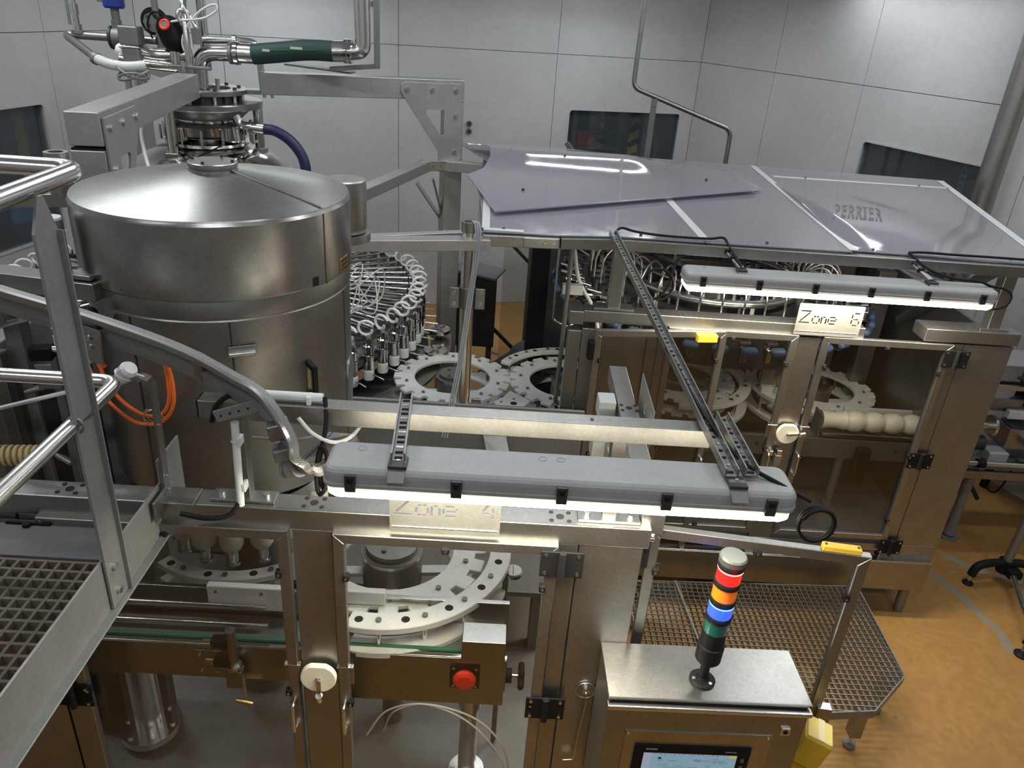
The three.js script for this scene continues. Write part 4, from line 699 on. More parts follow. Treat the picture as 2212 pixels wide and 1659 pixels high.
{ // gantry arms over the filler
  const t = thing('gantry', 'three-armed steel gantry with gusset plates over the filler', 'gantry'), Y0 = 2.785, S0 = .135;
  const arms = [['left', V(-1.73, Y0, -3.25), V(-1.97, Y0, -4.98)], ['right', V(-.36, Y0, -5.87), V(-1.66, Y0, -5.40)], ['rear', V(-3.1, Y0, -6.75), V(-2.15, Y0, -5.55)]];
  for (const [n, a, b] of arms) {
    put(t, 'arm', beam(a, b, S0, S0, V(0, 1, 0), .005), M.blasted);
    const d = b.clone().sub(a).normalize(), c = a.clone().addScaledVector(d, S0 / 2);
    const post = put(t, 'post', rbox(S0, 2.70, S0, .005), M.blasted, [c.x, 1.35, c.z], [0, Math.atan2(d.x, d.z), 0]); put(post, 'cap_joint', box(S0 - .01, .012, S0 - .01), M.hole, [0, 1.353, 0]);
    // gusset on the side facing the aisle
    const s = V(d.z, 0, -d.x), f = n === 'left' ? (s.x > 0 ? 1 : -1) : (s.z > 0 ? 1 : -1); s.multiplyScalar(f);
    const sh = new THREE.Shape(); sh.moveTo(0, .045); sh.lineTo(.40, .045); sh.quadraticCurveTo(.445, .045, .445, 0); sh.quadraticCurveTo(.445, -.025, .425, -.05); sh.lineTo(.17, -.42); sh.lineTo(.17, -.56); sh.lineTo(0, -.56); sh.closePath();
    const h = new THREE.Path(); h.moveTo(.13, -.13); h.lineTo(.24, -.13); h.quadraticCurveTo(.275, -.13, .26, -.165); h.lineTo(.165, -.30); h.quadraticCurveTo(.14, -.32, .13, -.30); h.closePath(); sh.holes.push(h);
    const g = put(t, 'gusset_plate', ext(sh, .012, .002, 6), M.blasted); g.matrixAutoUpdate = true;
    const o = a.clone().addScaledVector(d, .015).addScaledVector(s, S0 / 2 + .001); const X = d.clone(), Yv = V(0, 1, 0), Zv = s.clone();
    const right = V().crossVectors(X, Yv).dot(Zv) > 0; if (right) g.quaternion.setFromRotationMatrix(new THREE.Matrix4().makeBasis(X, Yv, Zv)); else { g.geometry = prep(ext(mirror(sh), .012, .002, 6), M.blasted); g.quaternion.setFromRotationMatrix(new THREE.Matrix4().makeBasis(X.clone().negate(), Yv, Zv)); }
    g.position.copy(o);
    for (const [u, v] of [[.40, .0], [.22, .0], [.05, .0], [.05, -.17], [.05, -.42]]) { const q = o.clone().addScaledVector(d, u).add(V(0, v, 0)).addScaledVector(s, .016); const b2 = put(t, 'gusset_bolt', cyl(.016, .018, 6), M.bright, q); b2.quaternion.setFromUnitVectors(V(0, 1, 0), s); }
  }
  function mirror(sh) { const m = new THREE.Shape(sh.getPoints(6).map(p => new THREE.Vector2(-p.x, p.y)).reverse()); for (const h of sh.holes) m.holes.push(new THREE.Path(h.getPoints(6).map(p => new THREE.Vector2(-p.x, p.y)).reverse())); return m; }
}
{ // green product hose and riser
  const t = thing('product_hose', 'dark green ribbed product hose with a steel elbow riser', 'hose');
  put(t, 'hose', tube([[-1.65, 2.965, -5.28], [-1.5, 2.985, -5.28], [-1.3, 3.012, -5.28], [-1.13, 3.015, -5.28]], .062, 30, 22), M.hoseGreen); 
  for (const [x, w, y] of [[-1.55, .045, 2.985], [-1.36, .075, 3.01]]) put(t, 'label_tape', box(w, .014, .004), M.white, [x, y + .012, -5.217]); put(t, 'label_line', box(.34, .004, .003), S({ color: lin(.02, .25, .09), roughness: .6 }), [-1.4, 3.01, -5.2175], [0, 0, .07]);
  put(t, 'end_sleeve', rod(V(-1.14, 3.015, -5.28), V(-1.07, 3.018, -5.28), .063, 24), M.bright); for (const x of [-1.062, -1.035]) put(t, 'clamp_ring', rod(V(x - .01, 3.02, -5.28), V(x + .01, 3.02, -5.28), .072, 24), M.polish);
  put(t, 'elbow_riser', pipe([[-1.03, 3.02, -5.28], [-.955, 3.03, -5.28], [-.955, 3.13, -5.28], [-.985, 4.65, -5.28]], .05, .11, 22), M.bright); put(t, 'riser_clamp', cyl(.06, .03, 22), M.dull, [-.975, 3.36, -5.28]);
}
{ const t = thing('riser_bracket', 'thin square bracket hanging beside the hose riser', 'bracket'); put(t, 'hanger', rbox(.035, 1.74, .035, .003), M.steel, [-.87, 3.80, -5.3]); put(t, 'cross_bar', beam(V(-.87, 2.945, -5.3), V(-1.18, 2.905, -5.34), .03, .03), M.steel); put(t, 'link', rbox(.05, .03, .06, .003), M.steel, [-.92, 3.3, -5.3]); put(t, 'shelf_plate', beam(V(-1.5, 2.905, -5.5), V(-1.05, 2.885, -5.42), .1, .012), M.dull); }
{ const t = thing('supply_hose', 'dark blue hose curving down from the rotary joint', 'hose'); put(t, 'hose', tube([[-1.60, 2.525, -5.2], [-1.52, 2.52, -5.19], [-1.42, 2.465, -5.18], [-1.345, 2.37, -5.17], [-1.325, 2.26, -5.16], [-1.36, 2.1, -5.16], [-1.44, 1.9, -5.16]], .034, 40, 16), M.hoseBlue); put(t, 'sleeve', rod(V(-1.665, 2.528, -5.2), V(-1.59, 2.525, -5.2), .037, 18), M.bright); put(t, 'elbow', pipe([[-1.77, 2.60, -5.2], [-1.75, 2.54, -5.2], [-1.66, 2.53, -5.2]], .028, .04, 14), M.bright); put(t, 'clamp', rod(V(-1.68, 2.528, -5.2), V(-1.665, 2.528, -5.2), .05, 18), M.polish); put(t, 'wing_nut', rbox(.02, .07, .02, .006), M.dull, [-1.67, 2.465, -5.18], [0, 0, .2]); }
// instruments above the rotary joint
{ const t = thing('servo_valve', 'square cast actuator beside the rotary joint', 'valve', [-2.37, 2.95, -5.2]); put(t, 'upper_block', rbox(.12, .11, .11, .012, 2), M.dull, [0, .08, 0]); put(t, 'band', rbox(.125, .012, .115, .004), M.bright, [0, .015, 0]); put(t, 'lower_block', rbox(.105, .09, .10, .012, 2), M.dull, [0, -.035, 0]); put(t, 'neck', cyl(.035, .16, 18), M.bright, [0, -.15, 0]); put(t, 'lamp_dome', new THREE.SphereGeometry(.045, 16, 12), M.hose, [-.065, -.01, .0]); }
{ const t = thing('swing_check', 'black round disc on a vertical rod above the filler', 'valve', [-2.3, 3.11, -5.4]); put(t, 'disc', at(cyl(.082, .03, 30), 0, 0, 0, Math.PI / 2, 0, 0), M.rubber); put(t, 'cast_plate', at(cyl(.058, .03, 8), 0, 0, 0, Math.PI / 2, 0, 0), M.dull, [.0, -.005, .022]); put(t, 'rod', rod(V(-.02, 1.5, .03), V(.035, -.2, .03), .02), M.dull); for (const x of [-.025, .025]) for (const y of [-.02, .025]) put(t, 'bolt', at(hexHead, 0, 0, 0, Math.PI / 2, 0, 0), M.dark, [x, y, .042]); }
{ const t = thing('pneumatic_actuator', 'black domed actuator with a red ring above the filler', 'actuator', [-2.14, 3.05, -5.25]); t.rotation.z = .35; put(t, 'body', new THREE.CapsuleGeometry(.075, .07, 10, 24), M.black); put(t, 'indicator_ring', new THREE.TorusGeometry(.026, .009, 8, 22), M.red, [.012, .055, .072], [-.4, 0, 0]); put(t, 'indicator_face', at(cyl(.02, .01, 18), 0, 0, 0, Math.PI / 2 - .4, 0, 0), M.bright, [.012, .055, .072]); put(t, 'cable_gland', rod(V(-.03, .09, .02), V(-.06, .15, .0), .012), M.black); }
{ const t = thing('vertical_strut', 'brown stained upright bar behind the actuator', 'bar', [-2.05, 0, -5.55]); put(t, 'bar', rbox(.05, 1.85, .04, .004), M.dull, [0, 3.75, 0]); put(t, 'pipe', pipe([[.02, 2.9, .06], [.03, 3.5, .05], [.0, 4.6, .02]], .025, .05, 12), M.bright); }
{ const t = thing('flow_meter', 'instrument with a round blue cap on the left pipe run', 'instrument', [-2.52, 3.0, -5.35]); put(t, 'cap', lathe([[0, 0], [.055, 0], [.064, .012], [.064, .075], [.05, .095], [0, .1]], 26), M.blue, [.0, .17, 0]); put(t, 'side_entry', rod(V(-.1, .22, 0), V(-.05, .215, 0), .018), M.bright); put(t, 'neck', cyl(.026, .1, 14), M.dull, [.0, .12, 0]); put(t, 'yoke', rbox(.05, .09, .05, .006), M.dull, [0, .06, 0]); put(t, 'wafer', at(cyl(.062, .05, 24), 0, 0, 0, 0, 0, Math.PI / 2), M.dull, [0, -.0, 0]); for (const x of [-.035, .035]) put(t, 'flange', at(cyl(.07, .016, 24), 0, 0, 0, 0, 0, Math.PI / 2), M.dark, [x, 0, 0]); }
{ const t = thing('sampling_valve', 'small chrome instrument stack at the end of the left pipe run', 'valve', [-2.77, 3.0, -5.35]); for (const [r, y, h] of [[.03, .04, .05], [.02, .09, .06], [.026, .15, .06], [.014, .22, .1], [.02, .3, .06]]) put(t, 'stage', cyl(r, h, 16), M.bright, [0, y, 0]); put(t, 'base_clamp', cyl(.042, .02, 18), M.dull, [0, .02, 0]); put(t, 'side_rod', rod(V(-.04, .06, .01), V(-.045, .32, .0), .009), M.dull); }
one('pipe_run', 'steel pipe bending forward at the far left above the filler', 'pipe', pipe([[-2.28, 3.0, -5.35], [-2.86, 3.0, -5.35], [-2.55, 2.885, -5.1]], .024, .05, 14), M.steel);
{ const t = thing('white_hose', 'white hose joining the bent pipe to the filler manifold', 'hose'); put(t, 'hose', tube([[-2.56, 2.888, -5.11], [-2.46, 2.87, -5.05], [-2.36, 2.86, -5.06], [-2.26, 2.87, -5.1]], .03, 20, 14), M.white); put(t, 'clamp', rod(V(-2.58, 2.894, -5.12), V(-2.555, 2.886, -5.11), .037, 18), M.dull); }
cable('loose white tube looping high above the filler', [[-2.02, 2.9, -5.2], [-2.06, 3.0, -5.2], [-2.02, 3.1, -5.2], [-1.92, 3.2, -5.2], [-1.83, 3.235, -5.2], [-1.82, 3.215, -5.2], [-1.9, 3.16, -5.2], [-2.08, 3.13, -5.2], [-2.2, 3.1, -5.22]], .007, M.pvc);
cable('white tube hanging beside the actuator above the filler', [[-2.16, 3.35, -5.24], [-2.08, 3.28, -5.22], [-2.02, 3.2, -5.2], [-1.99, 3.1, -5.2], [-2.0, 2.98, -5.2]], .006, M.pvc);
cable('black cable arching over the domed actuator', [[-2.24, 3.02, -5.2], [-2.26, 3.1, -5.2], [-2.22, 3.17, -5.2], [-2.17, 3.16, -5.2], [-2.16, 3.12, -5.2]], .006);
cable('bundle of grey cable coiled on the left gantry arm', Array.from({ length: 30 }, (_, i) => { const a = i * .62; return [-2.32 + .09 * Math.cos(a), 2.80 + .03 * Math.sin(a * 1.3) + i * .0015, -5.05 + .07 * Math.sin(a)]; }), .008, S({ color: lin(.2, .2, .21), roughness: .5 }), 160);
cable('pale cable bundle dropping from the joint housing to the bowl', [[-2.26, 2.62, -5.0], [-2.29, 2.5, -4.98], [-2.27, 2.38, -4.94], [-2.22, 2.28, -4.86], [-2.2, 2.22, -4.82]], .012, M.white);
cable('thin black wires drooping over the polished bowl', [[-2.1, 2.45, -4.98], [-2.0, 2.37, -4.95], [-1.93, 2.33, -4.93], [-1.9, 2.345, -4.93], [-1.95, 2.36, -4.94], [-1.86, 2.41, -4.96], [-1.80, 2.44, -4.98]], .005);
for (let k = 0; k < 7; k++) cable('thin white wire bunched over the filler rods beside the drum', [[-1.04, 1.60 + rnd() * .12, -4.5 - rnd() * .3], [-1.0 + rnd() * .1, 1.68 + rnd() * .1, -4.55 - rnd() * .4], [-.95 + rnd() * .22, 1.55 + rnd() * .15, -4.6 - rnd() * .5], [-.98 + rnd() * .25, 1.48 + rnd() * .04, -4.65 - rnd() * .5], [-1.05 + rnd() * .1, 1.47, -4.6 - rnd() * .4]], .0045, M.white, 30).userData.group = 'white wires over the filler rods';
// neck transfer plate with two roller pads at the filler outlet
{
  const t = thing('transfer_plate', 'grey transfer plate with two round chrome pads beside the filler valves', 'plate');
  const s = new THREE.Shape(); s.absarc(FC[0], FC[1], 1.66, -.16, .62, false); s.absarc(FC[0], FC[1], 1.5, .62, -.16, true); s.closePath(); put(t, 'plate', slab(s, 1.0, .02, .002, 30), M.satin);
  for (const [x, z] of [[-.12, -5.50], [-.11, -5.10]].map(([x, z]) => [x - .36, z])) { put(t, 'pad_arm', rbox(.2, .02, .1, .004), M.satin, [x - .02, 1.05, z]); put(t, 'pad', cyl(.085, .025, 28), M.bright, [x + .03, 1.07, z]); for (let k = 0; k < 6; k++) put(t, 'pad_rib', at(rbox(.06, .008, .014, .002), .045, 0, 0), M.steel, [x + .03, 1.085, z], [0, k * 1.047, 0]); put(t, 'pad_stem', cyl(.02, .1, 12), M.dull, [x + .03, 1.02, z]); }
}
{ const t = thing('hold_down_plate', 'crumpled bright plate beside the drum foot', 'plate', [-.66, 1.13, -3.95]); const s = rrect(-.13, -.10, .13, .10, .02); put(t, 'plate', slab(s, 0, .012, .002), M.polish); for (const [x, z] of [[-.1, -.07], [.1, -.07], [.1, .07], [-.1, .07]]) put(t, 'stud', hexSmall, M.dull, [x, .015, z]); put(t, 'bracket', beam(V(-.2, -.06, .18), V(.3, -.06, .3), .05, .012), M.steel); put(t, 'stand', cyl(.05, 1.0, 16), M.dull, [0, -.56, 0]); }
starWheel('white star wheel beside the filler valves, with a round post before it', -.285, 1.05, -4.70, .05);
starWheel('white star wheel left of the far guard corner, meshing with its neighbour', .495, 1.05, -4.74, .21);
arcGuide('white curved guide behind the star wheel left of the far guard', .495, 1.07, -4.74, .43, .50, -2.72, -1.2, .07, 4);
{ const t = thing('guide_shoe', 'white pointed guide shoe between two meshing star wheels', 'guide'); const s = new THREE.Shape(); s.moveTo(.12, -4.52); s.absarc(-.285, -4.70, .44, .42, .98, false); s.lineTo(.0, -4.25); s.lineTo(.18, -4.31); s.absarc(.495, -4.74, .44, 2.25, 2.7, false); s.closePath(); put(t, 'shoe', slab(poly([[.105, -4.5], [.06, -4.4], [-.0, -4.33], [-.08, -4.28], [-.05, -4.22], [.08, -4.22], [.2, -4.3], [.24, -4.37], [.17, -4.44]]), 1.06, .03, .003), M.nylon); put(t, 'lower_shoe', slab(poly([[.105, -4.5], [-.0, -4.33], [.0, -4.26], [.2, -4.3], [.17, -4.44]]), .95, .08, .003), M.nylon); for (const [x, z] of [[.05, -4.33], [.13, -4.38], [.02, -4.26]]) put(t, 'screw', cyl(.008, .004, 10), M.dull, [x, 1.092, z]); put(t, 'bore', cyl(.022, .001, 18), M.hole, [.13, 1.0906, -4.32]); }
one('chute_tray', 'grey folded tray sloping past the round post', 'tray', sweepRect([V(-.05, 1.32, -3.85), V(.02, 1.26, -3.6), V(.06, 1.16, -3.45), V(.06, 1.02, -3.4)], Array(4).fill(V(1, 0, .2)), -.06, .06, -.004, .004), M.dull);
{ // table under the star wheels
  const t = thing('machine_table', 'stainless machine table under the star wheels', 'table'); put(t, 'top', rbox(1.55, .03, 2.1, .004), M.dull, [-.38, .70, -4.05]); for (const [x, z] of [[-1.0, -3.1], [.3, -3.1], [-1.0, -5.0], [.3, -5.0]]) put(t, 'leg', rbox(.08, .68, .08, .004), M.dull, [x, .345, z]);
}

// ---------------------------------------------------------------- zone 6: far guard
const GZ = -3.8;
{
  const t = thing('far_guard', 'far stainless guard with posts, rail and side panel under the clear roof', 'guard frame');
  put(t, 'corner_cap', rbox(.075, .075, .16, .004), M.steel, [.41, 1.90, GZ - .06]); put(t, 'corner_post', rbox(.07, 1.45, .07, .004), M.steel, [.41, 1.10, GZ - .03]);
  put(t, 'top_rail', rbox(1.50, .065, .10, .004), M.steel, [1.20, 1.905, GZ - .05]); put(t, 'rail_holes', holesGeo, M.hole, [.99, 1.9385, GZ - .05]);
  put(t, 'blank_panel', rbox(.42, 1.45, .02, .003), M.steel, [.66, 1.11, GZ - .012]); put(t, 'panel_joint', box(.004, 1.4, .003), M.hole, [.80, 1.1, GZ]); put(t, 'hinge_strip', rbox(.05, 1.45, .03, .003), M.steel, [.885, 1.11, GZ - .008]);
  put(t, 'middle_post', rbox(.125, 1.42, .06, .004), M.steel, [1.665, 1.155, GZ - .032]);
  put(t, 'right_rail', rbox(.51, .07, .14, .004), M.steel, [2.525, 1.925, GZ - .062]); put(t, 'rail_holes', holesGeo, M.hole, [2.47, 1.9605, GZ - .06]);
  put(t, 'hinge_post', rbox(.07, 1.45, .06, .003), M.steel, [2.465, 1.155, GZ - .032]); put(t, 'side_panel', rbox(.265, 1.45, .06, .003), M.steel, [2.636, 1.155, GZ - .034]); put(t, 'return_panel', rbox(.02, 1.45, 1.9, .003), M.steel, [2.76, 1.155, GZ - 1.0]);
  put(t, 'base_rail', rbox(2.4, .05, .06, .003), M.steel, [1.56, .52, GZ - .03]); put(t, 'base_tray', rbox(2.3, .03, 2.2, .004), M.dull, [1.65, .46, GZ - 1.16]);
  put(t, 'apron', rbox(2.35, .21, .012, .003), M.steel, [1.575, .335, GZ + .03]); put(t, 'apron_lip', rbox(2.35, .008, .05, .002), M.bright, [1.575, .444, GZ + .008]);
  for (const [x, z] of [[.45, -.05], [2.7, -.05], [2.7, -2.2], [.45, -2.2]]) put(t, 'foot', cyl(.03, .44, 12), M.dull, [x, .22, GZ + z]);
  for (const [x, w] of [[.605, .30], [2.64, .22]]) { put(t, 'roof_post', rbox(.065, .36, .065, .003), M.steel, [x, 2.12, GZ - .06]); put(t, 'post_foot', rbox(w * .7, .012, .09, .002), M.steel, [x, 1.945 + (x > 2 ? .02 : 0), GZ - .06]); }
  put(t, 'brace', beam(V(2.72, 2.28, -4.0), V(2.72, 1.6, -4.9), .05, .05), M.satin);
}
{
  const a = thing('guard_door', 'left clear door of the far guard, behind the yellow switch tag', 'door', [.905, .59, GZ + .004]); leaf(a, .695, 1.29); put(a, 'handle', handleGeo, M.bright, [.677, .57, .012]);
  const b = thing('guard_door', 'right clear door of the far guard, with the white feed screw behind it', 'door', [1.735, .59, GZ + .004]); leaf(b, .70, 1.29); put(b, 'handle', handleGeo, M.bright, [.018, .57, .012]); for (const y of [1.21, .57, -.045]) hinge(b, .73, y, .014);
}
{ const l = latch(1.665, 1.29, GZ + .0, .15, 'white turn latch between the doors of the far guard'); l.children.find(c => c.name === 'lever').rotation.z = 1.7; l.children.find(c => c.name === 'lever').position.set(.03, .002, .042);
  const t = thing('door_switch', 'pair of small grey safety switches under the far latch', 'switch', [1.62, 1.12, GZ + .03]); put(t, 'switch_body', rbox(.035, .07, .04, .003), M.dull, [.02, 0, 0]); put(t, 'switch_head', rbox(.03, .035, .035, .003), M.bright, [.02, .05, 0]); put(t, 'actuator', rbox(.02, .03, .03, .002), M.bright, [-.025, .045, 0]); }
zoneSign('stencil-cut plate marked with a six, on the far rail', 'Zone6', [1.565, 1.885, GZ + .012], 0, .345, .175);
luminaire('grey tube lamp with six clips hanging under the clear roof edge', .90, 2.455, 2.205, -3.665, 6, .085);
for (const [x, l] of [[1.15, 'left'], [2.10, 'right']]) { const t = thing('lamp_bracket', `black banded arm holding the ${l} end of the upper lamp`, 'arm'); put(t, 'arm', beam(V(x - .03, 2.32, -3.84), V(x + .03, 2.262, -3.66), .03, .014), M.steel); for (const k of [.25, .55]) put(t, 'band', beam(V(x - .03 + .06 * k, 2.323 - .058 * k, -3.84 + .18 * k), V(x - .03 + .06 * (k + .08), 2.323 - .058 * (k + .08), -3.84 + .18 * (k + .08)), .036, .022), M.black); put(t, 'saddle', rbox(.05, .014, .05, .003), M.clip, [x + .03, 2.255, -3.65]); put(t, 'clip_tongue', rbox(.045, .004, .05, .001), M.dull, [x + .03, 2.245, -3.615], [.5, 0, 0]); }
cable('black cable looping off the left end of the upper lamp', [[1.2, 2.30, -3.84], [1.05, 2.29, -3.82], [.9, 2.26, -3.78], [.86, 2.2, -3.72], [.84, 2.12, -3.70], [.78, 2.06, -3.70], [.72, 2.10, -3.70], [.72, 2.18, -3.70], [.78, 2.22, -3.70], [.85, 2.19, -3.70], [.87, 2.12, -3.70], [.82, 2.06, -3.70], [.76, 2.07, -3.70]], .0065, M.rubber, 120);
cable('black cable looping off the right end of the upper lamp', [[2.07, 2.35, -3.83], [2.14, 2.30, -3.72], [2.25, 2.275, -3.68], [2.38, 2.27, -3.67], [2.44, 2.25, -3.67], [2.5, 2.245, -3.66], [2.545, 2.215, -3.65], [2.54, 2.165, -3.65], [2.49, 2.14, -3.65], [2.45, 2.145, -3.65]], .0065);
cable('black cable lying along the front edge of the clear roof', [[.565, 2.30, -3.80], [.57, 2.345, -3.86], [.60, 2.365, -3.89], [.66, 2.36, -3.86], [.80, 2.355, -3.83], [1.05, 2.355, -3.83], [1.12, 2.36, -3.84], [1.14, 2.33, -3.80], [1.18, 2.27, -3.66]], .0065);
cable('black cable along the roof edge right of the upper lamp arm', [[2.07, 2.35, -3.83], [2.12, 2.358, -3.82], [2.3, 2.357, -3.82], [2.5, 2.357, -3.82], [2.66, 2.356, -3.82]], .0065);
// roof: steel edge beams, strips and clear sheets
const RY = 2.335;
{
  const t = thing('roof_frame', 'flat steel frame carrying the clear roof sheets', 'frame');
  const F = [[-.12, -3.74], [.28, -3.77], [.56, -3.82], [2.78, -3.80]], H = .055;
  for (let i = 0; i < 3; i++) put(t, 'edge_beam', beam(V(F[i][0] + (i === 0 ? .02 : .004), RY - .034, F[i][1]), V(F[i + 1][0], RY - .034, F[i + 1][1]), .06, H), M.steel);
  put(t, 'splice_plate', beam(V(.10, RY - .034, -3.725), V(.275, RY - .034, -3.737), .008, .05), M.satin); for (let k = 0; k < 4; k++) put(t, 'splice_bolt', at(hexSmall, 0, 0, 0, Math.PI / 2, 0, 0), M.bright, [.125 + k * .042, RY - .03, -3.718 - k * .003]);
  put(t, 'side_beam', beam(V(2.76, RY - .034, -3.83), V(3.36, RY - .034, -6.1), .06, H), M.steel); put(t, 'rear_beam', beam(V(3.36, RY - .034, -6.12), V(.2, RY - .034, -6.27), .06, H), M.steel); put(t, 'left_beam', beam(V(-.11, RY - .034, -3.78), V(-.16, RY - .034, -5.9), .05, H), M.steel);
  put(t, 'cross_beam', beam(V(1.04, RY - .03, -3.85), V(.92, RY - .03, -6.2), .05, .04), M.steel); put(t, 'cross_beam', beam(V(1.78, RY - .03, -3.85), V(1.92, RY - .03, -6.18), .05, .04), M.steel); put(t, 'cross_beam', beam(V(2.0, RY - .03, -5.78), V(3.28, RY - .03, -5.78), .05, .04), M.steel);
  put(t, 'rear_post', rbox(.06, 2.28, .06, .003), M.dull, [3.2, 1.14, -6.05]); put(t, 'rear_post', rbox(.06, 2.28, .06, .003), M.dull, [.25, 1.14, -6.2]);
}
const lift3 = (x, z) => { const sm = t => { t = Math.max(0, Math.min(1, t)); return t * t * (3 - 2 * t); }, v = -3.83 - z, f = v < 0 ? 0 : v < .6 ? .055 * Math.sin(Math.PI / 2 * v / .6) : v < 1.9 ? .055 * Math.pow(Math.cos(Math.PI / 2 * (v - .6) / 1.3), 2) : 0; return f * sm((x - 1.79) / .1) * sm((2.75 - x) / .6); };
function sheet(name, label, pts, y, th, mat, lift) {                 // clear sheet, optionally bowed by lift(x, z)
  const b = { x0: Math.min(...pts.map(p => p[0])), x1: Math.max(...pts.map(p => p[0])), z0: Math.min(...pts.map(p => p[1])), z1: Math.max(...pts.map(p => p[1])) };
  if (!lift) return one(name, label, 'sheet', slab(poly(pts), y, th, .001), mat);
  // grid clipped to the outline by snapping each row's ends to it
  const nz = 60, nx = 40, pos = [], idx = [], row = z => { const xs = []; for (let i = 0, j = pts.length - 1; i < pts.length; j = i++) { const [xi, zi] = pts[i], [xj, zj] = pts[j]; if ((zi > z) !== (zj > z)) xs.push((xj - xi) * (z - zi) / (zj - zi) + xi); } return [Math.min(...xs), Math.max(...xs)]; };
  for (const s of [1, 0]) for (let r = 0; r <= nz; r++) { const z = b.z0 + .0005 + (b.z1 - b.z0 - .001) * r / nz, [xa, xb] = row(z); for (let c = 0; c <= nx; c++) { const x = xa + (xb - xa) * c / nx; pos.push(x, y + s * th + lift(x, z), z); } }
  const w = nx + 1, q = (a, b2, c, d) => idx.push(a, b2, c, b2, d, c), base = w * (nz + 1);
  for (let r = 0; r < nz; r++) for (let c = 0; c < nx; c++) { const a = r * w + c; q(a, a + w, a + 1, a + w + 1); q(base + a, base + a + 1, base + a + w, base + a + w + 1); }
  for (let r = 0; r < nz; r++) { const a = r * w, e = a + nx; q(a, base + a, a + w, base + a + w); q(e, e + w, base + e, base + e + w); }
  for (let c = 0; c < nx; c++) { const a = nz * w + c; q(c, c + 1, base + c, base + c + 1); q(a, base + a, a + 1, base + a + 1); }
  const g = new THREE.BufferGeometry(); g.setAttribute('position', new THREE.Float32BufferAttribute(pos, 3)); g.setIndex(idx); g.computeVertexNormals(); g.setAttribute('uv', new THREE.Float32BufferAttribute(new Float32Array(pos.length / 3 * 2), 2));
  return one(name, label, 'sheet', g, mat);
}
{
  const strip = (a, b, w = .05) => beam(V(a[0], RY + .0085, a[1]), V(b[0], RY + .0085, b[1]), w, .003, V(0, 1, 0), 0), tape = S({ color: lin(.60, .60, .62), roughness: .35, metalness: .2 });
  const r1 = sheet('roof_sheet', 'front clear roof sheet under the loose upper sheet', [[-.10, -3.74], [.28, -3.76], [.56, -3.81], [1.02, -3.81], [.95, -6.24], [-.40, -6.34], [-.14, -5.6], [-.2, -4.9], [-.15, -4.5]], RY, .006, M.roof);
  const r2 = sheet('roof_sheet', 'middle clear roof sheet between two steel strips', [[1.025, -3.81], [1.775, -3.81], [1.925, -6.2], [.955, -6.24]], RY, .006, M.roof);
  const r3 = sheet('roof_sheet', 'right clear roof sheet bowed up behind its front edge, with a faint printed word', [[1.78, -3.81], [2.80, -3.80], [3.38, -6.12], [1.93, -6.2]], RY, .006, M.roof, lift3);
  put(r2, 'joint_strip', strip([1.03, -3.83], [.95, -6.2], .045), tape); put(r3, 'joint_strip', strip([1.79, -3.83], [1.92, -6.18], .045), tape); put(r3, 'joint_strip', strip([1.96, -5.78], [3.27, -5.78], .05), tape); put(r3, 'edge_strip', strip([2.81, -3.84], [3.36, -6.08], .05), tape); put(r1, 'edge_strip', strip([-.1, -3.78], [.1, -3.78], .04), tape); put(r1, 'edge_strip', strip([-.09, -3.8], [-.13, -5.3], .04), tape);
  for (const [x, z] of [[.7, -3.86], [1.35, -3.86], [1.9, -3.86], [2.62, -3.86]]) put(x > 1.78 ? r3 : x > 1.03 ? r2 : r1, 'screw', cyl(.008, .008, 8), M.dark, [x, RY + .01, z]); for (const [x, z] of [[2.2, -5.78], [3.05, -5.78]]) put(r3, 'screw', cyl(.008, .008, 8), M.dark, [x, RY + .012, z]);
  put(r1, 'screw', cyl(.008, .008, 8), M.dark, [.0, RY + .011, -3.8]);
  const word = new TextGeometry('PERRIER', { font: __font, size: .075, depth: .0006, curveSegments: 3 }); word.computeBoundingBox(); const wb = word.boundingBox, wp = word.attributes.position;   // faint print on the sheet
  for (let i = 0; i < wp.count; i++) { const u = (wp.getX(i) - wb.min.x) / (wb.max.x - wb.min.x), v = wp.getY(i) / .075, x = 1.855 + .27 * u + .155 * v, z = -4.335 + .035 * u - .375 * v; wp.setXYZ(i, x, RY + .0068 + wp.getZ(i) + lift3(x, z), z); } word.computeVertexNormals();
  put(r3, 'lettering', word, PH({ color: lin(.11, .11, .12), roughness: .6, specularIntensity: .4 }));
  // loose sheet lying on top, bowed up along its back edge, with a round bite at the left
  const top = [[-.40, -6.22], [-.33, -6.06], [-.2, -5.9], [-.135, -5.72], [-.125, -5.5], [-.16, -5.2], [-.25, -4.98], [-.24, -4.92], [-.05, -4.05], [1.68, -5.12], [1.66, -5.72], [.45, -6.22]];
  const up = sheet('loose_sheet', 'loose clear sheet with a rounded bite lying on top of the roof', top, RY + .02, .008, M.roof, (x, z) => { const v = (z + 5.72), k = Math.max(0, Math.min(1, (1.25 - x) / .4)); return .058 * Math.exp(-Math.pow(v / .3, 2)) * k * k * (3 - 2 * k) + .006; });
  for (const [x, z] of [[.1, -4.6], [.4, -5.6], [1.35, -5.3], [.02, -5.75]]) put(up, 'screw', cyl(.009, .012, 8), M.dark, [x, RY + .04 + (z < -5.5 ? .045 : 0), z]);
}
